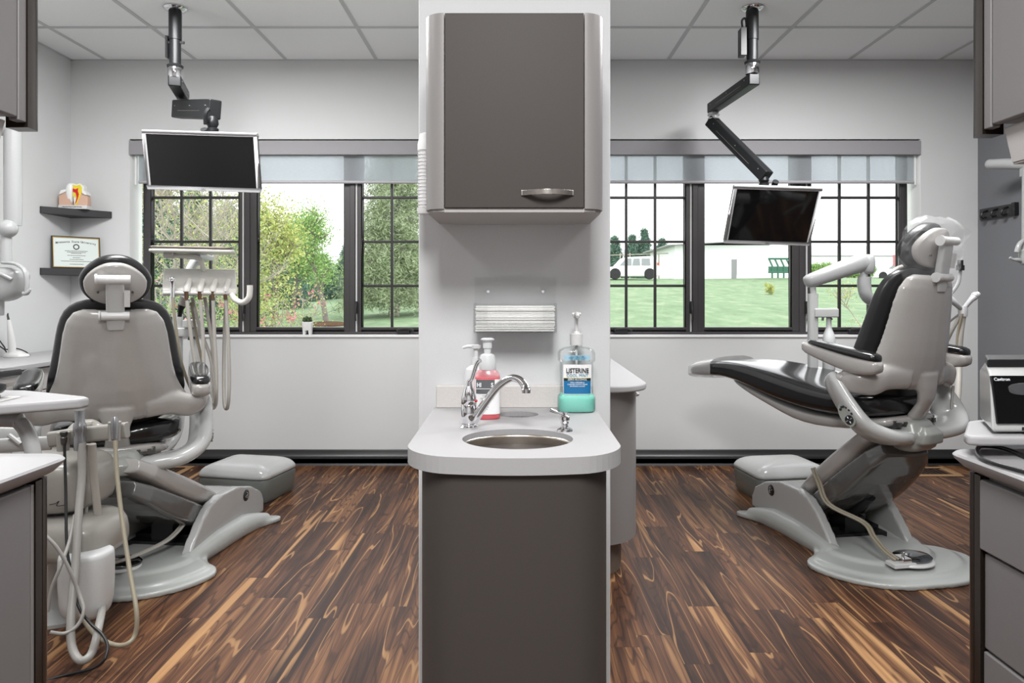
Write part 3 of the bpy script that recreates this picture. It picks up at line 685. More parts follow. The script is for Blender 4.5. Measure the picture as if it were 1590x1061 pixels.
ys = [5.3+ (110-5.3)*(j/ny)**2 for j in range(ny+1)]
for j, y in enumerate(ys):
    w_ = 6+y*1.1
    for i in range(nx+1):
        x = -w_+2*w_*i/nx; vs.append((x, y, gz(x, y)))
for j in range(ny):
    for i in range(nx):
        a = j*(nx+1)+i; fs.append((a, a+1, a+nx+2, a+nx+1))
m_.add(vs, fs); lawn = m_.build('lawn', M['grass']); tag(lawn, 'green lawn rising away outside the windows', 'lawn'); lawn['kind'] = 'stuff'
def leafm(n, c, v=.25):
    m = mat(n, rgb(*c), .8, spec=.1, speck=v, sscale=6); N, L, b = nd(m); b.inputs['Subsurface Weight'].default_value = 0
    return m
M['lf_y'] = leafm('yellow_green_leaves', (190,196,124)); M['lf_g'] = leafm('fresh_green_leaves', (150,182,112)); M['lf_d'] = leafm('dark_blue_green_needles', (104,132,116)); M['lf_c'] = leafm('gray_green_needles', (160,174,138))
M['lf_p'] = leafm('pink_blossom', (214,140,146)); M['bark'] = leafm('gray_bark', (140,132,126)); M['twig'] = leafm('pale_twigs', (176,168,156)); M['mulch'] = leafm('brown_mulch', (92,70,54))
def leaves(mb, rnd, pts, size, n, spread, asp=.5):
    for p in pts:
        for _ in range(n):
            c = Vector(p)+Vector((rnd.gauss(0,spread), rnd.gauss(0,spread), rnd.gauss(0,spread)))
            u = Vector((rnd.uniform(-1,1), rnd.uniform(-1,1), rnd.uniform(-1,1))).normalized(); v = u.cross(Vector((rnd.uniform(-1,1), rnd.uniform(-1,1), rnd.uniform(-1,1)))).normalized()
            s = size*rnd.uniform(.6,1.3)
            mb.add([c-u*s, c-v*s*asp, c+u*s, c+v*s*asp], [(0,1,2,3)])
def tree(name, label, cat, base, h, cr, kind, lm, seed, dens=1.0, group=None, leaf=.06, trunk=.06, bark=None, low=.2, flowers=None):
    rnd = random.Random(seed); t = thing(name, label, cat, base, group=group); b = Vector(base)
    tr = MB(); tips = []
    if kind == 'conifer':
        tr.tube([b-Vector((0,0,.1)), b+Vector((0,0,h*.5)), b+Vector((0,0,h*.97))], [trunk, trunk*.6, .01], 8)
        lv = MB(); nl = int(34*dens)
        for i in range(nl):
            f = low+(1-low)*i/nl; z = h*f; r = cr*(1-((f-low)/(1-low)))**.85
            nb = max(5, int(13*(1-f)+5))
            for k in range(nb):
                a = rnd.uniform(0, 2*pi); L_ = r*rnd.uniform(.7,1.08)
                p0 = b+Vector((0,0,z)); d = Vector((cos(a), sin(a), 0))
                ps = [p0+d*L_*q+Vector((0,0,-.22*L_*q*q+.0)) for q in (.0,.35,.7,1.0)]
                if i % 3 == 0: tr.tube(ps, [.02,.014,.01,.004], 4, caps=False)
                for q in range(int(9*dens)):
                    s = rnd.uniform(.2,1.0); leaves(lv, rnd, [p0+d*L_*s+Vector((rnd.uniform(-.12,.12), rnd.uniform(-.12,.12), -.22*L_*s*s-rnd.uniform(0,.12)))], leaf*.85, 6, .10, .14)
    else:
        def br(p, d, L_, r, lev):
            n = 4; ps = [p]; q = p.copy(); dd = d.copy()
            for i in range(n):
                dd = (dd+Vector((rnd.gauss(0,.16), rnd.gauss(0,.16), rnd.gauss(.05,.12)))).normalized(); q = q+dd*L_/n; ps.append(q.copy())
            tr.tube(ps, [r*(1-.7*i/n) for i in range(n+1)], 5 if lev else 8, caps=False)
            if lev >= 2: tips.extend(ps[1:])
            if lev >= 3: return
            for k in range(([16, 9, 6] if bark and kind == 'dec' and h > 2 else [9, 5, 4])[lev] if kind != 'shrub' else [8,5,4][lev]):
                f = rnd.uniform(low if lev == 0 else .25, 1.0); i = min(n-1, int(f*n)); s = ps[i].lerp(ps[i+1], f*n-i)
                a = rnd.uniform(0, 2*pi); side = Vector((cos(a), sin(a), rnd.uniform(.1,.9))).normalized()
                nd_ = (dd*.35+side).normalized()
                br(s, nd_, L_*rnd.uniform(.4,.62)*(cr/h*1.6 if lev == 0 else 1)*(1.15-.5*f if lev == 0 else 1), r*.5, lev+1)
        if kind == 'shrub':
            for k in range(6):
                a = rnd.uniform(0, 2*pi); br(b+Vector((cos(a)*.1, sin(a)*.1, -.05)), Vector((cos(a)*.35, sin(a)*.35, 1)).normalized(), h*rnd.uniform(.7,.95), trunk*.5, 1)
        else: br(b-Vector((0,0,.08)), Vector((0,0,1)), h*.93, trunk, 0)
        lv = MB(); leaves(lv, rnd, tips, leaf*.55, max(1, int(7*dens)), .15*cr)
    lv.build('foliage', lm, t, flat=True); tr.build('trunk', bark or M['bark'], t)
    if flowers:
        f = MB(); leaves(f, rnd, rnd.sample(tips, min(len(tips), flowers)), .022, 7, .03); f.build('blossoms', M['lf_p'], t, flat=True)
    return t
def gp(px, D): x = (px-VX)*D/FPX; return (x, D, gz(x, D))
tree('young_tree', 'small leafy green tree with thin trunk in a mulch ring on the lawn', 'tree', gp(508, 17), 2.75, .95, 'dec', M['lf_g'], 11, 1.2, leaf=.05, trunk=.07, low=.28)
x, y, z = gp(508, 17); tag(MB().lathe([(.001,-.05),(.62,-.03),(.6,.0),(.3,.05),(.001,.06)], (x, y, z+.03), 24).build('mulch_ring', M['mulch']), 'round brown mulch bed at the foot of the small leafy tree', 'mulch bed')
tree('spruce', 'tall gray green spruce on the lawn beside the column', 'tree', gp(612, 20), 6.4, 1.75, 'conifer', M['lf_c'], 5, 1.9, leaf=.08, trunk=.16, low=.08)
tree('shrub_tree', 'yellow green leafy tree seen at the left of the middle pane', 'tree', gp(418, 12.5), 2.35, 1.15, 'dec', M['lf_y'], 21, 1.5, leaf=.055, trunk=.06, low=.1)
tree('shrub_tree', 'green leafy tree between the yellow green tree and the small mulched one', 'tree', gp(455, 22), 3.0, 1.25, 'dec', M['lf_g'], 22, 1.5, leaf=.07, trunk=.07, low=.1)
tree('flowering_shrub', 'bare twiggy shrub with pink blossoms below the middle pane', 'shrub', gp(425, 8.2), .95, .7, 'shrub', M['lf_y'], 31, .34, leaf=.022, trunk=.02, bark=M['twig'], flowers=26)
tree('flowering_shrub', 'twiggy shrub with pink blossoms seen below the instrument hoses', 'shrub', gp(345, 7.6), 1.0, .75, 'shrub', M['lf_g'], 32, .6, leaf=.026, trunk=.02, bark=M['twig'], flowers=30)
tree('budding_tree', 'branchy tree with pale twigs and small yellow leaves behind the left casement', 'tree', gp(262, 8.6), 2.7, 1.5, 'dec', M['lf_y'], 41, .15, leaf=.03, trunk=.028, bark=M['twig'], low=.12)
tree('budding_tree', 'second pale twiggy tree spreading right behind the left casement', 'tree', gp(330, 10.5), 2.9, 1.5, 'dec', M['lf_g'], 42, .15, leaf=.032, trunk=.028, bark=M['twig'], low=.12)
for i, (px, D, h, c, lb) in enumerate([(300,19,3.4,1.5,'dark evergreen behind the twiggy trees at left'),(245,17,3.6,1.5,'dark evergreen at the far left behind the twiggy tree'),(355,21,3.2,1.4,'dark evergreen behind the blossoms of the left casement'),(500,34,2.1,1.7,'low dark blue green spruce beyond the small mulched tree'),(540,36,2.5,1.7,'dark spruce beyond the lawn right of the small mulched tree'),(460,32,1.9,1.6,'dark spruce beyond the lawn behind the green leafy tree'),(640,40,3.2,1.8,'distant dark spruce behind the tall gray green spruce'),(425,26,2.4,1.5,'dark spruce behind the yellow green tree')]):
    tree('evergreen', lb, 'tree', gp(px, D), h, c, 'conifer', M['lf_d'], 60+i, 1.0, group='dark evergreens beyond the lawn', leaf=.11, trunk=.1, low=.02)
tree('green_bush', 'bright green shrubby tree at the far left of the lawn by the casement edge', 'tree', gp(585, 33), 2.6, 1.3, 'dec', M['lf_g'], 77, 1.2, leaf=.09, trunk=.06, low=.1)
tree('sapling', 'thin sapling with yellow leaves just outside the right window', 'tree', gp(1368, 7.6), 1.28, .42, 'dec', M['lf_y'], 81, .28, leaf=.02, trunk=.012, bark=M['twig'], low=.1)
tree('lawn_sprout', 'tiny yellow green sprout standing in the lawn', 'plant', gp(1197, 26), .42, .22, 'dec', M['lf_y'], 83, .5, leaf=.03, trunk=.012, low=.1)
# far things on the right
for i, (px, h, lb) in enumerate([(955,1.6,'distant evergreen left of the parked white van'),(982,1.7,'distant evergreen above the white van'),(1001,2.2,'tallest distant evergreen above the white van'),(1028,1.4,'small distant evergreen right of the white van')]):
    x = (px-VX)*58/FPX; tree('far_evergreen', lb, 'tree', (x, 58, 2.2), h+1.9, 1.25, 'conifer', M['lf_d'], 90+i, .8, group='distant evergreens', leaf=.2, trunk=.15, low=.02)
M['carw'] = mat('white_car_paint', rgb(246,247,248), .4, coat=.2); M['carg'] = mat('car_window', rgb(150,154,158), .15); M['tire'] = mat('tire_rubber', rgb(44,44,46), .7); M['redl'] = mat('car_lamp', rgb(190,90,60), .3)
def car(label, cx, cy, L_, H_, flip=1):
    z = gz(cx, cy); t = thing('parked_van', label, 'car', (cx, cy, z)); s = flip
    pr = [(-.5,.12),(-.5,.42),(-.47,.52),(-.30,.56),(-.14,.95),(.32,1.0),(.44,.93),(.5,.55),(.5,.14)]
    MB().prism([(cx+s*u*L_, z+v*H_) for u, v in pr], cy-.9, cy+.9, 'y').build('car_body', M['carw'], t, bevel=.06, seg=3)
    for a, b_, c, d in ((-.235,-.12,-.02,-.10),(0,-.0,.14,.14),(.17,.17,.33,.30)):
        q = MB(); q.prism([(cx+s*a*L_, z+.6*H_), (cx+s*(b_+(.0 if a else .02))*L_, z+.9*H_), (cx+s*(d if a == -.235 else c-.01)*L_ if a != -.235 else cx+s*-.02*L_, z+.9*H_), (cx+s*c*L_, z+.6*H_)], cy-.93, cy-.88, 'y'); q.build('car_window', M['carg'], t)
    for u in (-.32, .32): MB().lathe([(.001,-.1),(.27,-.1),(.3,-.06),(.3,.1),(.001,.1)], (cx+s*u*L_, cy-.85, z+.3), 24, 'y').build('wheel', M['tire'], t)
    MB().box(cx+s*.455*L_, cx+s*.49*L_, cy-.93, cy-.88, z+.6*H_, z+.72*H_).build('tail_lamp', M['redl'], t)
car('white van parked beyond the lawn at the left of the right window', (978-VX)*40/FPX, 40, 2.9, 1.25)
car('pale car parked far away behind the yellow leaved sapling', (1392-VX)*52/FPX, 52, 4.4, 1.35)
M['bwall'] = mat('white_metal_siding', rgb(240,241,242), .6); M['broof'] = mat('dark_roof_edge', rgb(150,150,152), .6); M['gstruct'] = mat('green_metal_frame', rgb(60,110,90), .5)
def fp(px, py, D): return P(px, py, D)
D = 44
def wallpoly(name, m, t, pxs, D, th=.3):
    a = MB(); a.prism([((px-VX)*D/FPX, CZ+(VY-py)*D/FPX) for px, py in pxs], D, D+th, 'y'); return a.build(name, m, t)
z0 = fp(0, 440, D).z
t = thing('warehouse', 'long white metal building beyond the lawn outside the right window', 'building', fp(1150, 432, D))
a0, a1 = fp(1048, 0, D).x, fp(1245, 0, D).x
MB().box(a0, a1, D, D+8, gz(0,D)-.6, fp(0, 381, D).z).build('building_wall', M['bwall'], t)
MB().prism([(fp(1034,0,D).x, fp(0,382.2,D).z), (fp(1250,0,D).x, fp(0,370.5,D).z), (fp(1250,0,D).x, fp(0,369.2,D).z), (fp(1034,0,D).x, fp(0,380.8,D).z)], D-.5, D+8, 'y').build('roof_edge', M['broof'], t)
MB().box(fp(1136,0,D).x, fp(1143,0,D).x, D-.06, D, gz(fp(1140,0,D).x,D)-.1, fp(0,403,D).z).build('dark_door', M['broof'], t)
MB().box(fp(1143.5,0,D).x, fp(1145,0,D).x, D-.08, D, fp(0,426,D).z, fp(0,390,D).z).build('downpipe', M['bwall'], t)
t = thing('green_rack', 'dark green metal frame structure standing by the white building', 'rack', fp(1214, 424, D-2))
g = MB(); dd = D-2
for px in (1194, 1203, 1212, 1221, 1230): g.tube([fp(px, 402, dd), fp(px+5, 413, dd), fp(px+5, 432, dd)], .05, 6)
g.tube([fp(1193,402,dd), fp(1232,402,dd)], .06, 6); g.tube([fp(1193,423,dd), fp(1232,423,dd)], .05, 6)
g.build('rack_frame', M['gstruct'], t); MB().box(fp(1194,0,dd).x, fp(1231,0,dd).x, dd, dd+.1, fp(0,423,dd).z, fp(0,414,dd).z).build('rack_panel', M['gstruct'], t)
D = 60
t = thing('storehouse', 'long pale building with faint panels far behind the dental arm', 'building', fp(1320, 430, D))
MB().box(fp(1258,0,D).x, fp(1425,0,D).x, D, D+8, gz(0,45)-.5, fp(0,382,D).z).build('building_wall', M['bwall'], t)
MB().box(fp(1258,0,D).x, fp(1425,0,D).x, D-.1, D, fp(0,398,D).z, fp(0,397,D).z).build('wall_seam', M['broof'], t)
for i in range(7):
    px = 1264+i*12.5; tree('hedge_bush', 'green hedge bush in the row before the far pale building', 'bush', (fp(px,0,50).x, 50, gz(fp(px,0,50).x, 50)-.1), .95, .5, 'shrub', M['lf_g'], 120+i, 1.5, group='hedge bushes before the far building', leaf=.1, trunk=.05)
t = thing('red_sign', 'small red and white sign board far outside behind the headrest', 'sign', fp(1393, 418, 48))
MB().box(fp(1387,0,48).x, fp(1398,0,48).x, 48, 48.06, fp(0,413,48).z, fp(0,396,48).z).build('sign_board', mat('red_sign_face', rgb(190,120,125), .6), t)
MB().tube([fp(1392.5,413,48), fp(1392.5,440,48)], .05, 8).build('sign_post', M['bwall'], t)
# chain link fence
t = thing('chain_fence', 'chain link fence with pale posts beyond the white van', 'fence', ((980-VX)*46/FPX, 46, gz(7, 46)))
ff = lambda px, py: P(px, py, 46)
for px in (918, 963, 978, 1023, 1068): MB().tube([ff(px, 434), ff(px, 393)], .04, 6).build('fence_post', M['twig'], t)
MB().tube([ff(900, 398), ff(1090, 392)], .03, 6).build('top_rail', M['twig'], t)
# ================================================================ DENTAL CHAIRS
M['emb'] = mat('black_emblem', rgb(30,31,33), .25, coat=.5); M['embs'] = mat('silver_emblem_mark', rgb(170,172,174), .3, metal=.7)
M['panel'] = mat('gray_control_panel', rgb(150,154,148), .45); M['vinseat'] = mat('glossy_black_upholstery', rgb(24,24,25), .2, coat=.3)
M['shellb'] = mat('pale_base_casting', rgb(176,179,176), .3, coat=.35)
def frame_m(o, e_r, e_f, e_z=Vector((0,0,1))):
    return Matrix(((e_r[0],e_f[0],e_z[0],o[0]),(e_r[1],e_f[1],e_z[1],o[1]),(e_r[2],e_f[2],e_z[2],o[2]),(0,0,0,1)))
def rotz(o, a): return Matrix.Translation(Vector(o)) @ Matrix.Rotation(a, 4, 'Z')
def sring(cx, cy, z, a, b_, e=.55, n=28):
    r = []
    for i in range(n):
        q = 2*pi*i/n; ca, sa = cos(q), sin(q)
        r.append((cx+math.copysign(abs(ca)**e, ca)*a, cy+math.copysign(abs(sa)**e, sa)*b_, z))
    return r
def emblem(name, T, r, t):
    m = MB(T); m.lathe([(.001,-.004),(r,-.004),(r,.002),(r*.9,.004),(.001,.004)], (0,0,0), 28)
    o = m.build(name, M['emb'], t)
    k = MB(T); k.tube([(-r*.5,r*.1,.005),(-r*.15,r*.45,.005),(0,-r*.1,.005),(r*.2,-r*.5,.005)], r*.09, 6, 4); k.tube([(-r*.05,r*.35,.005),(r*.45,r*.3,.005),(r*.3,-r*.15,.005)], r*.08, 6, 4)
    k.build('emblem_mark', M['embs'], o); return o
def chair(label, BC, brot, S, swiv, zb, rec, armtop_f, group=None):
    root = thing('dental_chair', label, 'dental chair', (BC[0], BC[1], 0), group=group)
    TB = rotz((BC[0], BC[1], 0), brot)
    # ---- base plate
    half = [(0,-.39),(.12,-.385),(.23,-.34),(.32,-.25),(.37,-.13),(.35,-.055),(.285,.0),(.235,.09),(.21,.20),(.205,.30),(.22,.40),(.265,.50),(.31,.58),(.325,.63),(.295,.655),(.22,.64),(.18,.68),(.1,.71)]
    out = half+[(0,.72)]+[(-x, y) for x, y in reversed(half[1:])]
    out = catm2(out, 4)
    m = MB(TB); m.prism(out, 0, .022)
    def ins(k, kf=0): return [(x*k, (y-.05)*k+.05+kf) for x, y in out]
    m.rings([[(x, y, .01) for x, y in ins(.90)], [(x, y, .034) for x, y in ins(.86)]])
    m.rings([[(x, y, .01) for x, y in ins(.66, .0)], [(x, y, .048) for x, y in ins(.60, .0)]])
    for s in (-1, 1):
        m.tube([(s*.20,-.02,.02),(s*.20,.2,.03),(s*.215,.45,.03),(s*.27,.60,.018)], [.04,.055,.055,.03], 12, 5)
    m.build('base_plate', M['shellb'], root, rem=.007, smi=6)
    # ---- cheeks and pivot housing
    cp = [(-.02,.04),(.03,.10),(.10,.17),(.17,.215),(.26,.232),(.42,.228),(.55,.195),(.66,.14),(.69,.09),(.69,.03),(.30,.02)]
    for s in (-1, 1):
        m = MB(TB); m.prism([(y, z) for y, z in cp], s*.165, s*.208, 'x'); m.build('side_cheek', M['shell2'], root, rem=.006, smi=5)
    m = MB(TB); m.prism([(.26,.03),(.26,.205),(.42,.222),(.56,.19),(.675,.12),(.675,.03)], -.168, .168, 'x'); m.build('pivot_cover', M['shell2'], root, bevel=.02, seg=4)
    m = MB(TB); m.box(-.15,.15,.16,.28,.03,.075); m.box(-.15,.15,.10,.16,.03,.06); m.box(-.05,.05,.12,.24,.06,.13); m.tube([(0,.2,.1),(0,.02,.26)], .03, 12); m.tube([(0,.1,.19),(0,0,.28)], .018, 10)
    m.build('lift_mechanism', M['blackm'], root)
    for s in (-1, 1):
        T = TB @ Matrix.Translation((s*.208, .49, .165)) @ Matrix.Rotation(s*pi/2, 4, 'Y')
        emblem('side_emblem', T, .028, root)
    # ---- lift arm: pivot (f .33,z .16) to top
    p0 = Vector((0,.34,.15)); p1 = Vector((0,armtop_f,zb-.035)); d = (p1-p0); L_ = d.length; d.normalize(); nrm = Vector((1,0,0)).cross(d)
    if nrm.z > 0: nrm = -nrm   # down/back side
    TA = TB @ Matrix(((1,d.x,nrm.x,p0.x),(0,d.y,nrm.y,p0.y),(0,d.z,nrm.z,p0.z),(0,0,0,1)))
    def slab(n0, n1, w, y0, y1, mt, nm, ex=.28, ey=.32):
        m = MB(TA); rs = []
        for i in range(11):
            q = i/10; y = y0+(y1-y0)*q; ww = w*(.86+.22*sin(pi*min(1,q*1.05))) ; ww *= (1-.25*max(0,(q-.9)/.1)**2)*(1-.15*max(0,(.12-q)/.12))
            b0 = n0; b1 = n0+(n1-n0)*(sin(pi*(.12+.76*q))**.5)
            ring = []
            for a in range(24):
                u = 2*pi*a/24; ca, sa = cos(u), sin(u)
                ring.append((math.copysign(abs(ca)**ex, ca)*ww, y, (b0+b1)/2+math.copysign(abs(sa)**ey, sa)*(b1-b0)/2))
            rs.append(ring)
        m.rings(rs); return m.build(nm, mt, root, rem=.0055, smi=3)
    slab(-.07, .03, .158, -.03, L_+.075, M['shell'], 'lift_arm_shell', .4, .55)
    slab(.016, .125, .156, -.045, L_+.06, M['shelld'], 'lift_arm_cover')
    # tubing at the foot switch
    # ---- upper assembly
    TU = rotz((S[0], S[1], zb), swiv)
    m = MB(TU); m.rings([sring(0,.0,-.045,.085,.10), sring(0,.0,-.03,.10,.12), sring(0,0,.03,.105,.125), sring(0,.01,.075,.085,.11), sring(0,.02,.09,.06,.08)])
    m.rings([sring(0,-.10,-.01,.075,.05), sring(0,-.11,.035,.065,.045), sring(0,-.10,.06,.04,.03)])
    m.build('swivel_block', M['shellg'], root, rem=.006, smi=4)
    sec = [  # f, half width, ztop, zbot
        (-.055,.12,.165,.115),(-.035,.19,.20,.10),(.02,.235,.211,.085),(.1,.255,.205,.075),(.25,.262,.215,.07),(.4,.25,.24,.085),(.55,.228,.262,.105),(.7,.20,.275,.14),(.85,.175,.275,.165),(.98,.155,.255,.165),(1.09,.14,.228,.155),(1.15,.12,.208,.152),(1.175,.075,.19,.16)]
    rs = []
    for f, w, zt, z0 in sec:
        ring = []
        for k in range(32):
            u = 2*pi*k/32; ca, sa = cos(u), sin(u)
            x = math.copysign(abs(ca)**.6, ca)*w; hz = (zt-z0)/2; z = (zt+z0)/2+math.copysign(abs(sa)**.62, sa)*hz
            if sa > 0: z -= .018*(1-(x/w)**2)*(1 if f < .9 else .3)
            ring.append((x, f, z))
        rs.append(ring)
    m = MB(TU); m.rings(rs); m.build('seat_cushion', M['vinseat'], root, sub=1)
    rs = []
    for f, w, zt, z0 in [(-.08,.15,.10,.065),(.0,.19,.095,.045),(.15,.20,.08,.015),(.3,.195,.08,.005),(.42,.185,.09,.012),(.55,.17,.11,.055),(.7,.15,.145,.095),(.82,.12,.168,.135),(.88,.08,.172,.155)]:
        rs.append([(math.copysign(abs(cos(2*pi*k/24))**.5, cos(2*pi*k/24))*w, f, (zt+z0)/2+math.copysign(abs(sin(2*pi*k/24))**.6, sin(2*pi*k/24))*(zt-z0)/2) for k in range(24)])
    m = MB(TU); m.rings(rs); m.build('seat_pan', M['shell'], root, sub=1)
    m = MB(TU); m.rings([sring(.03,.72,.125,.035,.05), sring(.03,.72,.085,.03,.04), sring(.03,.72,.078,.02,.03)]); m.build('toe_lever', M['hub'], root)
    m = MB(TU); 
    m.box(-.14,.14,-.06,-.02,.055,.085)
    for k in range(7): m.box(-.13+k*.04,-.115+k*.04,-.075,-.06,.06,.078)
    m.build('seat_hinge', M['hub'], root)
    # ---- J arms with control panel
    for s in (-1, 1):
        m = MB(TU)
        path = [(s*.06,-.03,.012),(s*.15,-.065,.022),(s*.24,-.07,.036),(s*.305,-.03,.075),(s*.322,.03,.15),(s*.322,.085,.225),(s*.318,.11,.262)]
        m.tube(path, [.046,.052,.054,.050,.048,.046,.040], 20, 5, sq=(1.35,.62,.75))
        m.build('side_support', M['shell2'], root, rem=.006, smi=6)
        T = TU @ Matrix.Translation((s*.362,.002,.122)) @ Matrix.Rotation(s*pi/2, 4, 'Y') @ Matrix.Rotation(R(-34)*s+pi, 4, 'Z')
        pm = MB(T); pm.rings([[(.052*cos(2*pi*k/28), .032*sin(2*pi*k/28), z) for k in range(28)] for z in (-.014,.0,.002)])
        po = pm.build('control_panel', M['panel'], root)
        q = MB(T); 
        for k in range(6):
            a = R(150+ (k-2.5)*24); q.lathe([(.001,.001),(.0052,.001),(.0052,.005),(.001,.006)], (.042*cos(a)*1.0+.008, .024*sin(a)*1.0, 0), 10)
        q.lathe([(.001,.001),(.019,.001),(.019,.004),(.001,.005)], (.024,0,0), 24); q.build('panel_buttons', M['emb'], po)
        q = MB(T)
        for a in range(4): q.tube([(.024+.006*cos(a*pi/2), .006*sin(a*pi/2), .0055),(.024+.015*cos(a*pi/2), .015*sin(a*pi/2), .0055)], .0022, 6)
        q.build('dial_arrows', M['embs'], po)
    # ---- backrest
    e_f = Vector((0, cos(rec), sin(rec))); e_v = Vector((0, -sin(rec), cos(rec)))
    TK = TU @ Matrix(((1,0,0,0),(0,e_f.y,e_v.y,-.06),(0,e_f.z,e_v.z,.215),(0,0,0,1)))
    m = MB(TK); rs = []
    for v, w, dp in [(.0,.20,.035),(.025,.262,.05),(.06,.262,.056),(.10,.240,.06),(.15,.221,.062),(.21,.207,.060),(.28,.196,.055),(.36,.185,.05),(.42,.170,.045),(.46,.145,.038),(.475,.115,.028)]:
        ring = []
        for k in range(36):
            u = 2*pi*k/36; ca, sa = cos(u), sin(u); x = math.copysign(abs(ca)**.7, ca)*w
            y = 0.012*abs(sa) if sa > 0 else -dp*abs(sa)**.75
            ring.append((x, y+.045*(x/.2)**2, v))
        rs.append(ring)
    m.rings(rs)
    for s in (-1, 1):   # top shoulders and wings
        m.tube([(s*.10,-.02,.055),(s*.20,.01,.05),(s*.27,.02,.028),(s*.315,.06*cos(rec)+.01,.02),(s*.318,.13,.01-.10*sin(rec))], [.05,.052,.050,.046,.038], 16, 5, sq=(.62,1,.8))
    m.tube([(0,-.03,.06),(0,-.05,-.01),(0,-.05+.02*sin(rec),-.06),(0,-.02,-.125)], [.075,.05,.042,.05], 18, 5, sq=(1,.5,.8))
    m.build('back_shell', M['shell'], root, rem=.0055, smi=7)
    m = MB(TK); rs = []
    for v, w, dp in [(-.055,.12,.04),(-.045,.19,.06),(.0,.250,.078),(.06,.262,.085),(.15,.246,.085),(.24,.228,.08),(.33,.215,.075),(.41,.198,.07),(.465,.168,.062),(.497,.11,.05),(.505,.05,.03)]:
        ring = []
        for k in range(36):
            u = 2*pi*k/36; ca, sa = cos(u), sin(u); x = math.copysign(abs(ca)**.65, ca)*w
            y = .020+dp/2+dp/2*math.copysign(abs(sa)**.7, sa)
            ring.append((x, y+.045*(x/.2)**2, v))
        rs.append(ring)
    m.rings(rs); m.build('back_cushion', M['vinyl'], root, sub=1)
    # ---- headrest
    gl = MB(TK); gl.rings([sring(0,-.035,v,w,.016,.4) for v, w in ((.41,.028),(.44,.032),(.57,.032),(.615,.030))])
    
    go = gl.build('glide_bar', M['shell2'], root, bevel=.004)
    b = MB(TK); b.tube([(-.048,-.045,.47),(.048,-.045,.47)], .017, 16); b.tube([(-.056,-.045,.47),(-.05,-.045,.47)], .02, 16); b.tube([(-.06,-.045,.618),(.052,-.045,.618)], .017, 16); b.tube([(-.066,-.045,.618),(-.058,-.045,.618)], .021, 16); b.box(.03,.05,-.055,-.03,.51,.57)
    b.build('headrest_hinge', M['plas'], root, ang=50)
    def hr(w, h, y0, y1, nm, mt, bul, sub=0, k=1.0):
        m = MB(TK); oc = []
        for i in range(40):
            a = 2*pi*i/40; ca, sa = cos(a), sin(a); ww = w*(1.0-.36*max(0, sa)+.03*max(0,-sa))
            oc.append((math.copysign(abs(ca)**.8, ca)*ww, math.copysign(abs(sa)**.85, sa)*h))
        rs = []
        for q, y in (((.86,y0),(.97,y0+(y1-y0)*.18),(1,y0+(y1-y0)*.5),(.97,y0+(y1-y0)*.82),(.84,y1)) if bul else ((.93,y0),(1,y0+.008),(1,y1))):
            rs.append([(x*q, y+.03*(x/w)**2, .585+z*q) for x, z in oc])
        m.rings(rs)
        c0 = MB(TK)
        return m.build(nm, mt, root, sub=sub, ang=60)
    hr(.128, .103, .008, .075, 'headrest_cushion', M['vinyl'], True, 1)
    hp = hr(.108, .083, -.018, .01, 'headrest_plate', M['shell'], False)
    for x in (-.058, .058): MB(TK).lathe([(.001,-.022),(.0045,-.022),(.0045,-.015),(.001,-.015)], (x,.006,.555), 12, 'y').build('plate_screw', M['hub'], hp)
    # ---- armrests
    for s in (-1, 1):
        T = TU @ Matrix.Translation((s*.315, .0, .0))
        m = MB(T); rs = []
        for f, w, zt, z0 in [(-.115,.022,.335,.305),(-.10,.038,.345,.285),(-.03,.044,.357,.278),(.06,.044,.372,.298),(.15,.042,.390,.328),(.225,.037,.402,.352),(.245,.02,.396,.368)]:
            rs.append([(math.copysign(abs(cos(2*pi*k/20))**.6, cos(2*pi*k/20))*w, f, (zt+z0)/2+math.copysign(abs(sin(2*pi*k/20))**.6, sin(2*pi*k/20))*(zt-z0)/2) for k in range(20)])
        m.rings(rs); ar = m.build('armrest', M['shell'], root, sub=1)
        m = MB(T); rs = []
        for f, w, zt, z0 in [(-.11,.018,.36,.335),(-.095,.038,.375,.335),(-.02,.044,.382,.345),(.06,.044,.392,.36),(.15,.040,.406,.38),(.20,.03,.41,.392),(.215,.015,.408,.395)]:
            rs.append([(math.copysign(abs(cos(2*pi*k/20))**.7, cos(2*pi*k/20))*w, f, (zt+z0)/2+math.copysign(abs(sin(2*pi*k/20))**.7, sin(2*pi*k/20))*(zt-z0)/2) for k in range(20)])
        m.rings(rs); m.build('armrest_pad', M['vinseat'], ar, sub=1)
        m = MB(TU); m.tube([(s*.316,.06,.22),(s*.314,.03,.27),(s*.314,-.01,.30),(s*.315,.0,.315)], [.036,.034,.026,.02], 14, 4, sq=(.7,1,.8)); m.ball((s*.335,.05,.262), .024, 14)
        m.build('armrest_bracket', M['shell'], root, rem=.005, smi=4)
    return root, TU, TK, TB
RC, RTU, RTK, RTB = chair('raised gray dental chair with its headrest under a clear bag, right of the column', (1.585,3.233), R(10), (1.645,3.10), R(30), .553, R(9), -.13)
LC, LTU, LTK, LTB = chair('lowered reclined dental chair seen from behind, left of the column', (-1.585,3.12), R(-6), (-1.655,3.03), R(27), .437, R(21), -.15)
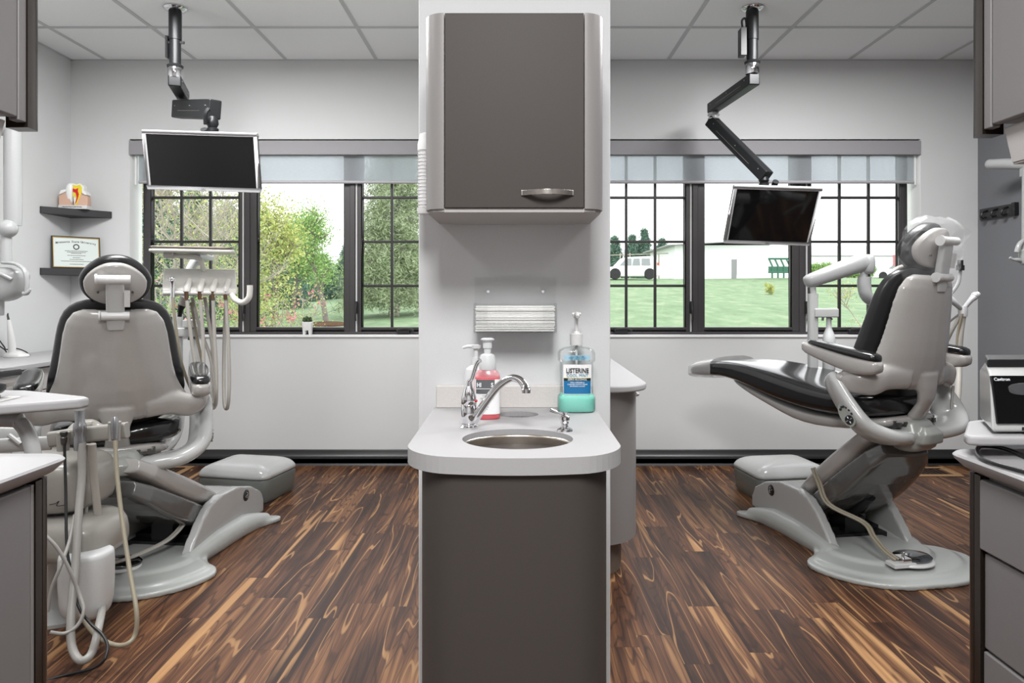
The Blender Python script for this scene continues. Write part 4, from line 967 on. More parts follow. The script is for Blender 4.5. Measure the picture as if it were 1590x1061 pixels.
# foot switches with tubing on the base plates
M['footc'] = mat('chrome_foot_disc', rgb(120,122,124), .1, metal=1)
for lb, T, px in (('chrome disc foot switch on the base plate of the right chair', RTB, (.02,-.22)), ('chrome disc foot switch on the base plate of the left chair', LTB, (-.02,-.16))):
    t = thing('foot_switch', lb, 'foot pedal', T @ Vector((px[0], px[1], .045)), group='foot switches on the chair bases')
    TT = T @ Matrix.Translation((px[0], px[1], .045))
    m = MB(TT); m.lathe([(.001,0),(.095,0),(.098,.006),(.09,.012),(.001,.012)], (0,0,0), 32, sx=1, sy=.8); m.box(-.12,-.02,-.06,.0,.0,.018); m.build('switch_base', M['plas'], t, bevel=.003)
    m = MB(TT); m.lathe([(.001,.012),(.082,.012),(.084,.02),(.074,.028),(.03,.033),(.001,.034)], (.01,.01,0), 32, sx=1, sy=.8); m.build('switch_disc', M['footc'], t)
    m = MB(TT); m.box(-.075,-.035,-.05,.01,.018,.034); m.tube([(-.055,-.02,.03),(-.05,-.02,.052)], .006, 8); m.build('switch_toggle', M['chrome'], t, bevel=.002)
for lb, T, pts in (('gray hose pair running down to the foot switch of the right chair', RTB, [(-.165,.20,.34),(-.20,.10,.30),(-.19,.04,.22),(-.09,-.06,.165),(-.085,-.12,.12),(-.09,-.20,.09),(-.07,-.245,.068)]), ('gray hose curving to the foot switch of the left chair', LTB, [(.12,.10,.16),(.10,.0,.11),(.04,-.12,.085),(-.02,-.20,.075),(-.085,-.20,.065)])):
    m = MB(T); m.tube(pts, .0065, 8, 6); m.tube([(x+.013, y, z+.002) for x, y, z in pts], .0065, 8, 6); o = m.build('foot_switch_hose', M['hoset' if T is RTB else 'hose']); tag(o, lb, 'hose')
# floor boxes (utility centers) beside the base plates
M['boxg'] = mat('dark_green_gray_box', rgb(112,116,112), .3, coat=.3)
def fbox(lb, c, rz):
    t = thing('floor_box', lb, 'utility box', (c[0], c[1], 0), rz, group='utility boxes on the floor')
    T = rotz((c[0], c[1], 0), rz)
    def rr(k, z, dy=0): return [(x*k, y*k+dy, z) for x, y in rrect(-.22, .22, -.18, .18, .05, 5)]
    m = MB(T); m.rings([rr(.90,0), rr(.95,.02), rr(1.0,.115), rr(.98,.13)]); m.build('box_body', M['boxg'], t)
    m = MB(T); m.rings([rr(1.02,.125), rr(1.02,.14), rr(.96,.17), rr(.80,.195), rr(.5,.208), rr(.2,.212)]); m.build('box_cover', M['shell2'], t, sub=1)
    return t
fbox('gray rounded utility box on the floor behind the right chair base', (1.53,4.20), R(8))
fbox('gray rounded utility box on the floor behind the left chair base', (-1.54,4.20), R(-12))
o = MB().tube([(-1.48,3.80,.05),(-1.46,3.95,.055),(-1.47,4.10,.06)], .028, 14, 4).build('conduit_pipe', M['plas']); tag(o, 'short white conduit pipe from the left chair base to the utility box', 'pipe')
# clear bag over right headrest
M['film'] = mat('crinkled_clear_film', rgb(225,226,228), .12, spec=.7, alpha=.11)
rnd = random.Random(5)
def bag(name, T, c, a, b_, h, lb, cat, seed, flap=None):
    rnd = random.Random(seed); m = MB(T); rs = []; nz = 16; n = 40
    for j in range(nz+1):
        q = j/nz; z = -h+2*h*q; k = (1-abs(2*q-1)**5)*.25+.75; k *= 1 if q < .92 else 1-(q-.92)*2
        rs.append([(c[0]+(a*k+rnd.uniform(-.007,.007))*math.copysign(abs(cos(2*pi*i/n))**.75, cos(2*pi*i/n)), c[1]+(b_*k+rnd.uniform(-.006,.006))*sin(2*pi*i/n), c[2]+z+rnd.uniform(-.004,.004)) for i in range(n)])
    m.rings(rs, caps=False)
    m.rings([rs[-1], [(c[0]+(x-c[0])*.85, c[1]+(y-c[1])*.2, z+.012) for x, y, z in rs[-1]]], caps=False)
    if flap: m.rings(flap, caps=False, closed=False)
    o = m.build(name, M['film'], ang=25); return tag(o, lb, cat)
fl = [[(.10,-.01,.50),(.12,.01,.54),(.13,.0,.58),(.125,.02,.63),(.11,0,.66)], [(.13,-.03,.49),(.17,.0,.54),(.165,-.02,.58),(.18,.02,.62),(.15,0,.67)], [(.14,-.02,.52),(.19,-.01,.56),(.20,.01,.60),(.225,-.01,.66),(.20,.0,.675)]]
bag('headrest_bag', RTK, (0,.02,.565), .150, .085, .135, 'crinkled clear plastic bag pulled over the headrest of the right chair', 'plastic cover', 5, fl)
m = MB(RTU); rs = []
rnd = random.Random(9)
for f, w, zt, z0 in [(.95,.168,.266,.160),(1.03,.158,.25,.153),(1.09,.150,.236,.148),(1.15,.132,.216,.145),(1.185,.09,.198,.155)]:
    rs.append([(math.copysign(abs(cos(2*pi*k/32))**.6, cos(2*pi*k/32))*(w+rnd.uniform(-.002,.004)), f+rnd.uniform(-.004,.004), (zt+z0)/2+math.copysign(abs(sin(2*pi*k/32))**.6, sin(2*pi*k/32))*((zt-z0)/2+.003+rnd.uniform(0,.003))) for k in range(32)])
M['film2'] = mat('toe_film', rgb(215,214,212), .2, spec=.7, alpha=.5)
m.rings(rs, caps=False); m.rings([rs[-1], [(x*.3, y+.004, z) for x, y, z in rs[-1]]], caps=False); o = m.build('toe_cover', M['film2'], ang=25); tag(o, 'clear plastic cover over the toe end of the right chair', 'plastic cover')
# ================================================================ SIDE CABINETS (12 o'clock units)
for s, side in ((-1,'left'), (1,'right')):
    XA = .85*s; DE = 1.33 if s < 0 else 1.37; XB = 1.60*s
    t = thing('console_cabinet', 'gray console cabinet with dark edge trim at the %s edge of the picture' % side, 'base cabinet', (1.2*s, .9, 0), group='console cabinets')
    MB().box(XA+s*.018, XB, .1, DE-.03, .06, .828).build('carcass', M['lamside'], t, bevel=.002)
    MB().box(XA+s*.05, XB, .12, DE-.06, 0, .06).build('toe_kick', M['black'], t)
    m = MB()
    for k in range(3): m.prism([(XA+s*(.0+.012*k), DE-.010*(2-k)), (XA+s*(.004+.012*k), DE-.010*(2-k)+.004), (XA+s*(.03), DE), (XA+s*.03, DE-.035)], .0, .828)
    m.rings([[(XA+s*(.006*(1-cos(R(a)))), DE-.040*(1-sin(R(a))), z) for a in range(0, 91, 15)]+[(XA+s*.04, DE, z), (XA+s*.04, DE-.034, z)] for z in (0.0, .828)])
    m.build('edge_trim', M['trim'], t)
    zz = [(.694,.822,0), (.515,.688,.006), (.33,.51,.004), (.07,.325,.004)]
    if s < 0:
        MB().box(XA-.0, XA-.018, .15, DE-.052, .065, .824).build('end_panel', M['lamfront'], t, bevel=.003)
        MB().box(XA-.002, XA-.018, DE-.050, DE-.041, .065, .824).build('panel_strip', M['lamside'], t, bevel=.001)
    for k, (z0, z1, off) in enumerate(zz if s > 0 else []):
        d = MB().box(XA+s*(off if s > 0 else off*.5), XA+s*.018, .2, DE-.036-(0 if k == 0 else .006), z0, z1).build('drawer', M['lamfront'], t, bevel=.003)
        h = MB(); zc = (z0+z1)/2; h.tube([(XA+s*.002,1.12,zc),(XA-s*.022,1.10,zc),(XA-s*.024,1.02,zc),(XA-s*.022,.96,zc),(XA+s*.002,.94,zc)], .007, 8, 4); h.build('drawer_handle', M['nickel'], d)
    pts = [(XB, .1), (XA-s*.022, .1)]
    r = .05; xe, ye = XA-s*.022, DE+.045
    for k in range(9):
        a = R(90*k/8); pts.append((xe+s*r*(1-cos(a)), ye-r+r*sin(a)))
    pts += [(XB, ye)]
    m = MB()
    cx_, cy_ = 1.25*s, .7
    def shr(q, z): return [(p[0]+(s*q if abs(p[0]-xe) < .06 else 0), p[1]-(q if abs(p[1]-ye) < .06 else 0), z) for p in pts]
    m.rings([shr(.028,.829), shr(.012,.838), shr(.002,.850), shr(.0,.856), shr(.003,.860)])
    o = m.build('console_worktop', M['solid'], ang=50); tag(o, 'white worktop with slanted edge on the %s console cabinet' % side, 'countertop', 'console worktops')
    # overhead cabinet
    zb = 1.452; XU = XA; DU = 1.305 if s < 0 else 1.36
    t = thing('overhead_cabinet', 'gray overhead cabinet with dark curved edge trim at the upper %s of the picture' % side, 'wall cabinet', (1.2*s, .8, zb), group='overhead cabinets')
    MB().box(XU+s*.02, XB, .1, DU-.03, zb+.02, 2.45).build('carcass', M['lamside'], t)
    m = MB()
    m.rings([[(XU+s*(.007*(1-cos(R(a)))), DU-.036*(1-sin(R(a))), z) for a in range(0, 91, 15)]+[(XU+s*.04, DU, z), (XU+s*.04, DU-.034, z)] for z in (zb+.0, 2.45)])
    m.build('edge_trim', M['trim'], t)
    MB().box(XU+s*.002, XU+s*.02, DU-.056, DU-.036, zb+.008, 2.45).build('edge_post', M['lamfront'], t, bevel=.002)
    MB().box(XU+s*.002, XU+s*.02, .15, DU-.059, zb+.012, 2.44).build('door', M['lamfront'], t, bevel=.003)
    m = MB(); m.prism([(DU-.06, zb+.006), (DU-.085, zb-.060), (.15, zb-.060), (.15, zb+.006)], XU+s*.022, XU+s*.045, 'x'); m.box(XU+s*.022, XB, .15, DU-.085, zb-.064, zb-.060)
    m.build('light_valance', M['lamlite'], t, bevel=.001)
# ---- left rear counter
t = thing('side_cabinet', 'light gray drawer cabinet along the left wall behind the left chair', 'base cabinet', (-2.78, 3.9, 0))
MB().box(XL+.002, -2.575, 2.9, 4.88, .09, .762).build('carcass', M['lamside'], t)
MB().box(XL+.002, -2.63, 2.95, 4.86, 0, .09).build('toe_kick', M['black'], t)
for k, y0 in enumerate((2.92, 3.41, 3.90, 4.39)):
    for z0, z1 in ((.64,.758), (.10,.635)):
        d = MB().box(-2.575, -2.557, y0+.004, y0+.484, z0, z1).build('drawer', M['lamlite'], t, bevel=.003)
        zc = z1-.055; m = MB()
        m.prism([(-2.557,y0+.16),(-2.535,y0+.165),(-2.530,y0+.245),(-2.535,y0+.325),(-2.557,y0+.33),(-2.557,y0+.322),(-2.542,y0+.315),(-2.538,y0+.245),(-2.542,y0+.175),(-2.557,y0+.168)], zc-.009, zc+.009); m.build('drawer_handle', M['nickel'], d)
o = MB().prism([(XL+.002,2.88),(-2.535,2.88),(-2.535,4.90),(XL+.002,4.90)], .764, .792).build('side_worktop', M['solid'], bevel=.005, seg=3); tag(o, 'white worktop on the drawer cabinet along the left wall', 'countertop')
# curing light
b = P(20, 548, 4.2); b.z = .792
t = thing('curing_light', 'white cordless handpiece upright in its round charger on the left worktop', 'curing light', b)
MB().lathe([(.001,0),(.062,0),(.065,.006),(.06,.018),(.04,.026),(.03,.034),(.001,.036)], (b.x+.02, b.y, b.z), 28, sx=1.1, sy=.8).build('charger_base', M['plas'], t)
m = MB(); m.tube([b+Vector((.0,0,.03)), b+Vector((-.008,0,.1)), b+Vector((-.018,0,.18)), b+Vector((-.024,0,.215))], [.024,.02,.013,.009], 16, 4); m.build('handpiece', M['plas'], t)
m = MB(); m.tube([b+Vector((-.024,0,.213)), b+Vector((-.027,-.004,.24)), b+Vector((-.02,-.012,.252))], [.007,.005,.004], 10, 3); m.build('light_tip', M['hub'], t)
m = MB(); m.tube([b+Vector((-.08,0,.10)), b+Vector((-.05,0,.06)), b+Vector((-.03,-.01,.045)), b+Vector((.02,.0,.05)), b+Vector((.06,.02,.03)), b+Vector((.08,.03,.005))], .0035, 6, 5); m.tube([b+Vector((-.085,0,.07)), b+Vector((-.05,0,.045)), b+Vector((-.03,-.01,.03))], .0035, 6, 5)
m.build('power_cord', M['black'], t)
# ---- left x-ray unit
D = 3.9; q = lambda px, py, d=D: P(px, py, d)
M['xw'] = mat('white_xray_enamel', rgb(160,161,161), .3, coat=.3)
t = thing('xray_unit', 'white wall mounted x-ray unit with jointed arm above the left worktop', 'x-ray unit', q(18, 300))
c = q(20, 356)
m = MB(); top = Vector((c.x, c.y, 2.05)); m.tube([c+Vector((0,.0,.02)), Vector((c.x, c.y, 1.60)), top], [.041,.043,.043], 24); m.tube([top, Vector((XL+.04, c.y, 2.05))], .045, 20); m.box(XL+.001, XL+.05, c.y-.1, c.y+.1, 1.92, 2.18); m.build('extension_arm', M['xw'], t)
MB().ball((c.x-.006, c.y-.03, c.z), .048, 24).build('arm_joint', M['xw'], t)
m = MB(); m.tube([c+Vector((-.02,-.02,0)), q(9, 385, 3.87), q(9, 408, 3.87)], [.026,.027,.031], 18); m.build('forearm', M['xw'], t)
hc = q(6, 440, 3.85)
m = MB(); rs = []
for z, a, b_ in ((.085,.03,.03),(.08,.075,.06),(.06,.108,.08),(.03,.115,.085),(-.02,.112,.085),(-.06,.108,.08),(-.085,.085,.065),(-.10,.04,.03)):
    rs.append(sring(hc.x-.0+z*.25, hc.y, hc.z+z, a, b_, .8))
m.rings(rs); m.build('tube_head', M['xw'], t, sub=1)
m = MB(); m.lathe([(.001,-.17),(.032,-.17),(.035,-.165),(.036,-.06),(.001,-.06)], (hc.x-.025, hc.y-.02, hc.z), 24); m.build('beam_cone', M['xw'], t)
m = MB(); m.tube([q(4,408,3.8), q(24,410,3.78), q(38,420,3.76), q(42,440,3.76), q(41,454,3.76)], [.012,.013,.013,.012,.011], 12, 5, sq=(1,.7,.9)); m.tube([q(36,456,3.76), q(42,455,3.76), q(47,449,3.76)], [.012,.012,.006], 10, 3); m.build('handle_yoke', M['xw'], t)
m = MB(); m.tube([hc+Vector((-.10,-.085,.035)), hc+Vector((-.05,-.092,.06)), hc+Vector((.0,-.09,.062)), hc+Vector((.05,-.088,.045)), hc+Vector((.09,-.07,.02))], .010, 10, 4); m.build('head_rim', M['xw'], t)
# ---- right x-ray unit bits + hook rail + arm
t = thing('xray_unit', 'white x-ray arm folded against the charcoal wall under the right overhead cabinet', 'x-ray unit', P(1600, 300, 4.3))
m = MB(); m.tube([P(1538,255,4.45), P(1560,254.5,4.38), P(1640,256,4.15)], [.030,.032,.034], 18); m.ball(P(1538,255,4.45), .031, 16); m.build('horizontal_arm', M['xw'], t)
m = MB(); m.tube([P(1597,262,4.2), P(1596,400,4.2)], .032, 16); m.box(2.98, XR-.001, 4.1, 4.3, 1.85, 2.0); m.build('vertical_arm', M['xw'], t)
m = MB(); m.tube([P(1592,372,4.1), P(1583,380,4.08), P(1579,392,4.08)], [.012,.014,.014], 12, 4); m.tube([P(1568,400,4.08), P(1573,403,4.08), P(1581,404,4.08), P(1590,408,4.1)], [.007,.008,.012,.013], 10, 4); m.tube([P(1590,378,4.09),P(1590,410,4.09)], .016, 10); m.build('handle_yoke', M['xw'], t)
m = MB(); m.box(P(1584,0,4.09).x, P(1610,0,4.09).x, 4.0, 4.12, P(0,412,4.09).z, P(0,385,4.09).z); m.build('tube_head', M['xw'], t, bevel=.02, seg=4)
t = thing('hook_rail', 'black three hook coat rail on the charcoal right wall', 'coat rack', (XR-.02, 4.7, 1.68))
z0 = CZ+(455-342)*4.87/FPX; z1 = CZ+(455-325)*4.87/FPX
MB().box(XR-.018, XR-.001, 4.53, 4.88, z0, z1).build('rail_board', M['shelf'], t, bevel=.003)
for y in (4.80, 4.70, 4.60):
    m = MB(); m.tube([(XR-.02,y,z1-.018),(XR-.05,y,z1-.03),(XR-.06,y,z0+.02),(XR-.05,y,z0+.004),(XR-.025,y,z0+.012)], [.008,.008,.007,.007,.006], 8, 4, sq=(1.5,1,1)); m.build('coat_hook', M['black'], t)
MB().box(XR-.03, XR-.001, 4.52, 4.55, z0-.004, z1+.004).build('end_block', M['black'], t, bevel=.002)
# ---- corner shelves
for k, (zt, lb) in enumerate(((1.712,'upper charcoal corner shelf holding the tooth model'), (1.322,'lower charcoal corner shelf holding the framed diploma'))):
    o = MB().prism([(XL+.001, WD-.001), (XL+.001, 4.60), (XL+.012, 4.60), (P(174,0,WD).x, WD-.014), (P(174,0,WD).x, WD-.001)], zt-.044, zt).build('corner_shelf', M['shelf'], bevel=.002)
    tag(o, lb, 'shelf', 'corner shelves')
# tooth model
c = P(117, 322, 4.79); c.z = 1.712; sc_ = 4.79/FPX
t = thing('tooth_model', 'cutaway tooth model with yellow and red inside on the upper corner shelf', 'dental model', c, R(8))
def TM(px, py): return ((px-117)*sc_, (322-py)*sc_)
Tt = XF[t.name]
M['bone'] = mat('tan_jaw_bone', rgb(206,170,150), .6, bump=.8, bscale=120); M['enam'] = mat('white_tooth_enamel', rgb(232,232,230), .25, coat=.4); M['dent'] = mat('yellow_dentin', rgb(228,210,60), .45); M['pulp'] = mat('red_pulp', rgb(205,30,40), .45)
def tp(name, pts, y0, y1, m, parent=t, bev=.001, sub=0):
    mb = MB(Tt); mb.prism([TM(*p) for p in pts], y0, y1, 'y'); return mb.build(name, m, parent, bevel=bev)
tp('model_base', [(97,322),(138,322),(138,316.5),(97,316.5)], -.045, .045, M['plas'])
text('base_text', 'MOLAR STRUCTURE MODEL', Tt @ at(0,-.0462,.012) @ FRONT, .011, M['labk'], t, .85)
tp('jaw_bone', [(96,317),(96,300),(99,296),(104,294),(110,300),(114,317)], -.026, .03, M['bone']); tp('jaw_bone', [(118,317),(122,300),(130,294),(135,298),(137,304),(137,317)], -.026, .03, M['bone'])
tp('gum_rim', [(97,300),(100,293.5),(106,292),(107,295),(102,298)], -.037, .037, M['enam']); tp('gum_rim', [(130,297),(131,292),(135,295),(137,300),(134,300)], -.037, .037, M['enam'])
m = MB(Tt); rs = []
for py, px, a in ((281,112,2),(283,111,5),(288,111,6.5),(295,110,7),(302,110,5.8),(310,110,4),(317,109.5,2)):
    x, z = TM(px, py); rs.append([(x+a*sc_*cos(2*pi*k/24), -.004+a*1.1*sc_*sin(2*pi*k/24), z) for k in range(24)])
m.rings(rs); m.build('tooth_body', M['enam'], t, sub=1)
tp('enamel_section', [(116,282),(121,284),(126,282),(131,286),(132,294),(129,302),(125,310),(121.5,317),(118,317),(116.5,300)], -.024, .022, M['enam'])
tp('dentin', [(116.3,284.5),(121,285.5),(126,284),(129,288),(128.5,296),(126,304),(121.5,315.5),(119,315),(121,305),(118,302),(116.3,304)], -.028, -.022, M['dent'])
tp('pulp_section', [(116.3,290),(120,291.5),(124,289.5),(123.5,294),(125,299),(123,307),(120.5,314),(119.8,313),(122,304),(120.5,297),(116.3,295)], -.031, -.027, M['pulp'])
# diploma
c = Vector((-2.879, 4.778, 1.3235))
t = thing('diploma', 'framed university diploma with black and gold frame leaning on the lower corner shelf', 'framed diploma', c, R(47))
Td = XF[t.name] @ Matrix.Rotation(R(-5), 4, 'X')
dw, dh = .142, .21
m = MB(Td); m.box(-dw,dw,-.006,.008,0,.006); m.box(-dw,dw,-.006,.008,dh-.006,dh); m.box(-dw,-dw+.006,-.006,.008,.006,dh-.006); m.box(dw-.006,dw,-.006,.008,.006,dh-.006); m.build('picture_frame', M['black'], t)
m = MB(Td); a = .006; b2 = .010; m.box(-dw+a,dw-a,-.007,0,a,b2); m.box(-dw+a,dw-a,-.007,0,dh-b2,dh-a); m.box(-dw+a,-dw+b2,-.007,0,b2,dh-b2); m.box(dw-b2,dw-a,-.007,0,b2,dh-b2); m.build('gold_inset', mat('gold_fillet', rgb(176,140,70), .35, metal=.6), t)
MB(Td).box(-dw+b2,dw-b2,-.003,.002,b2,dh-b2).build('diploma_sheet', mat('pale_green_white_paper', rgb(216,224,220), .35), t)
M['ink'] = mat('diploma_ink', rgb(52,52,56), .6)
ttl = 'Minnesota State University'
for i, chh in enumerate(ttl):
    u = (i-(len(ttl)-1)/2)/len(ttl); 
    if chh != ' ': text('title_letter', chh, Td @ at(u*.235, -.0036, .176-.9*u*u*.055) @ Matrix.Rotation(-u*.35*-1*-1, 4, 'Y') @ FRONT, .019, M['ink'], t, .85, bold=.0004)
m = MB(Td); m.tube([(.0155*cos(2*pi*k/24), -.004, .142+.0155*sin(2*pi*k/24)) for k in range(25)], .0032, 6); m.build('seal', M['ink'], t)
m = MB(Td)
rr = random.Random(2)
for z, w in ((.113,.066),(.104,.054),(.097,.03),(.083,.052),(.069,.022),(.057,.04),(.045,.09),(.026,.04)):
    x = -w
    while x < w:
        l = rr.uniform(.004,.010); m.box(x, min(w, x+l), -.0042, -.003, z, z+.003); x += l+.0025
m.build('script_lines', M['ink'], t)
# succulents
M['leafg'] = mat('succulent_green', rgb(70,92,58), .5); 
for px, lb in ((477.5, 'small succulent in white tooth shaped pot below the middle pane of the left window'), (262, 'small succulent in a white tooth shaped pot on the left sill behind the chair')):
    b = P(px, 521, 4.95); b.z = OZ0+.004; t = thing('potted_succulent', lb, 'potted plant', b, group='tooth pots on the sill')
    m = MB(); rs = [[(b.x+.035*q*math.copysign(abs(cos(2*pi*k/24))**.7, cos(2*pi*k/24)), b.y+.028*q*math.copysign(abs(sin(2*pi*k/24))**.7, sin(2*pi*k/24)), b.z+z) for k in range(24)] for z, q in ((.03,.9),(.045,.95),(.07,1.05),(.085,1.0),(.088,.85),(.078,.8))]
    m.rings(rs)
    for sx_ in (-1, 1):
        for sy_ in (-1, 1): m.tube([(b.x+sx_*.018, b.y+sy_*.012, b.z+.045), (b.x+sx_*.020, b.y+sy_*.014, b.z+.0)], [.014,.008], 10)
    m.build('tooth_pot', M['enam'], t)
    m = MB(); rr = random.Random(int(px))
    for k in range(46):
        a = rr.uniform(0, 2*pi); el = rr.uniform(.1, 1.4); r = rr.uniform(.022,.044); d = Vector((cos(a)*cos(el), sin(a)*cos(el), sin(el)*.8))
        c = Vector((b.x, b.y, b.z+.09))+d*r; m.tube([Vector((b.x,b.y,b.z+.085))+d*r*.5, c], [.004,.007], 6); m.ball(c, .007, 6)
    m.build('succulent_leaves', M['leafg'], t)
# ================================================================ CEILING MONITORS
def mount(lb, fl, pts, widths):
    t = thing('ceiling_monitor_mount', lb, 'ceiling mount', fl, group='ceiling monitor arms')
    x, y = fl[0], fl[1]
    MB().lathe([(.001,ZC-.001),(.06,ZC-.001),(.062,ZC-.006),(.05,ZC-.016),(.034,ZC-.02),(.001,ZC-.02)], (x,y,0), 28).build('ceiling_flange', M['chrome'], t)
    z1 = pts[0][2]
    m = MB(); m.lathe([(.001,z1),(.030,z1),(.030,ZC-.18),(.034,ZC-.18),(.034,ZC-.012),(.001,ZC-.012)][::-1], (x,y,0), 24); m.lathe([(.001,z1-.0),(.04,z1),(.044,z1+.012),(.034,z1+.02),(.001,z1+.02)], (x,y,0), 24)
    m.build('drop_pole', M['blackm'], t)
    MB().lathe([(.001,z1-.055),(.036,z1-.055),(.038,z1-.05),(.038,z1),(.001,z1)], (x,y,0), 28).build('chrome_collar', M['chrome'], t)
    return t
def barm(t, a, b, w, h, nm, mt=None):
    a = Vector(a); b = Vector(b); d = (b-a).normalized(); sd = d.cross(Vector((0,0,1))).normalized(); up = sd.cross(d)
    T = Matrix(((sd.x,d.x,up.x,a.x),(sd.y,d.y,up.y,a.y),(sd.z,d.z,up.z,a.z),(0,0,0,1))); L_ = (b-a).length
    m = MB(T); m.box(-w,w,-.03,L_+.03,-h,h); o = m.build(nm, mt or M['blackm'], t, bevel=.008, seg=3)
    k = MB(T)
    for yy in (.03, L_*.5, L_-.03):
        for s in (-1,1): k.lathe([(.001,-w-.002),(.004,-w-.002),(.004,-w+.002),(.001,-w+.002)] if s < 0 else [(.001,w-.002),(.004,w-.002),(.004,w+.002),(.001,w+.002)], (0,yy,h*.3), 10, 'x')
    for s in (-1,1): k.box(s*w-.001, s*w+.001, L_*.15, L_*.8, -h*.25, -h*.2)
    k.build('arm_screws', M['nickel'], o); return o
# right
fr = P(1168, 12, 4.02); fr.z = ZC
z1 = CZ+(455-100)*4.02/FPX
t = mount('black jointed ceiling arm holding the right monitor', fr, [(0,0,z1)], None)
a = Vector((fr.x, fr.y, z1-.055-.035)); e = Vector((P(1108,150,4.58).x, 4.58, a.z-.005))
barm(t, a, e, .032, .032, 'upper_arm')
m = MB(); m.lathe([(.001,-.075),(.036,-.075),(.038,-.07),(.03,-.065),(.03,-.055),(.038,-.05),(.034,-.035),(.001,-.035)], e, 24); m.build('elbow_joint', M['silver'], t)
e2 = P(1186, 270, 4.27); s2 = Vector((e.x, e.y, e.z-.10))
barm(t, s2, e2, .034, .036, 'spring_arm')
m = MB(); m.lathe([(.001,-.09),(.028,-.09),(.03,-.06),(.022,-.055),(.03,-.04),(.026,-.02),(.001,-.02)], e2, 20); m.build('wrist_joint', M['blackm'], t)
m = MB(); px = fr.x-.052; m.box(px-.018, px+.012, fr.y-.03, fr.y+.03, 2.47, 2.62); m.tube([(px,fr.y,2.62),(px-.005,fr.y,2.665),(px+.012,fr.y,2.68),(px+.02,fr.y,2.64),(px+.022,fr.y,2.50),(px+.03,fr.y,2.44)], .006, 8, 5); m.build('power_brick', M['black'], t)
m = MB(); m.tube([e2+Vector((.012,0,.0)), e2+Vector((.03,.01,-.05)), e2+Vector((.035,.0,-.12))], .003, 6, 5); m.build('video_cable', M['black'], t)
# left
fl_ = P(272, 12, 4.02); fl_.z = ZC; z1 = CZ+(455-106)*4.02/FPX
t = mount('black jointed ceiling arm holding the left monitor', fl_, [(0,0,z1)], None)
a = Vector((fl_.x, fl_.y, z1-.055-.02)); e = P(284, 148, 4.40)
barm(t, a, e, .034, .030, 'upper_arm')
m = MB(); m.lathe([(.001,-.05),(.036,-.05),(.038,-.045),(.03,-.04),(.03,-.03),(.038,-.025),(.034,-.01),(.001,-.01)], e, 24); m.build('elbow_joint', M['silver'], t)
m = MB(); m.box(fl_.x-.046, fl_.x-.034, fl_.y-.02, fl_.y+.02, 2.46, 2.58); m.box(fl_.x-.05, fl_.x+.05, fl_.y-.006, fl_.y+.006, 2.54, 2.552); m.build('cable_clip', M['black'], t)
s2 = P(278, 170, 4.34); e2 = P(331, 170, 3.95)
barm(t, s2, e2, .034, .052, 'spring_arm')
m = MB(); w_ = P(330, 190, 3.93); m.lathe([(.001,-.06),(.03,-.06),(.032,-.035),(.022,-.03),(.032,-.01),(.03,.01),(.02,.03),(.001,.03)], w_, 20); m.tube([w_+Vector((.0,-.05,.06)), w_+Vector((-.012,-.06,.03)), w_+Vector((-.02,-.04,-.02))], .012, 8, 4); m.build('wrist_joint', M['blackm'], t)
def monitor(lb, tl, tr, br, bl, Dt, Db, brand):
    A, B, Cc, Dd = P(*tl, Dt), P(*tr, Dt*1.0), P(*br, Db), P(*bl, Db)
    # fit an exact rectangle
    c = (A+B+Cc+Dd)/4; ex = ((B-A)+(Cc-Dd)).normalized(); ez = ((A-Dd)+(B-Cc)); ez = (ez-ex*ez.dot(ex)).normalized(); ey = ez.cross(ex)
    W = ((B-A).length+(Cc-Dd).length)/4; H = ((A-Dd).length+(B-Cc).length)/4
    T = Matrix(((ex.x,ey.x,ez.x,c.x),(ex.y,ey.y,ez.y,c.y),(ex.z,ey.z,ez.z,c.z),(0,0,0,1)))
    t = thing('monitor', lb, 'monitor', c, group='ceiling hung monitors')
    bz = .020; m = MB(T); m.box(-W,W,-.012,.012,H-bz,H); m.box(-W,W,-.012,.012,-H,-H+bz); m.box(-W,-W+bz,-.012,.012,-H+bz,H-bz); m.box(W-bz,W,-.012,.012,-H+bz,H-bz)
    m.build('bezel', M['silver'], t, bevel=.003)
    MB(T).box(-W+bz*.9, W-bz*.9, -.007, .005, -H+bz*.9, H-bz*.9).build('screen', M['screen'], t)
    m = MB(T); m.box(-W+.01, W-.01, .012, .03, -H+.01, H-.01); m.box(-W*.5, W*.5, .03, .055, -H*.7, H*.75); m.build('back_housing', M['black'], t, bevel=.008)
    m = MB(T); m.box(-.05,.05,.05,.075,-.05,.05); m.tube([(0,.07,0),(0,.08,H*.6),(0,.05,H+.01)], .018, 10, 4); m.build('mount_bracket', M['blackm'], t)
    text('bezel_mark', brand, T @ at(0,-.0125,-H+bz/2) @ FRONT, .011, M['hub'], t)
    return t, T
monitor('dark widescreen monitor with silver bezel hung from the ceiling over the left chair', (218,201), (399,207), (406,299), (233,294), 3.80, 3.88, 'DELL')
monitor('dark monitor with silver bezel hung from the ceiling in front of the right window', (1139,287), (1276,291), (1257,381), (1124,377), 4.16, 4.33, 'DELL')
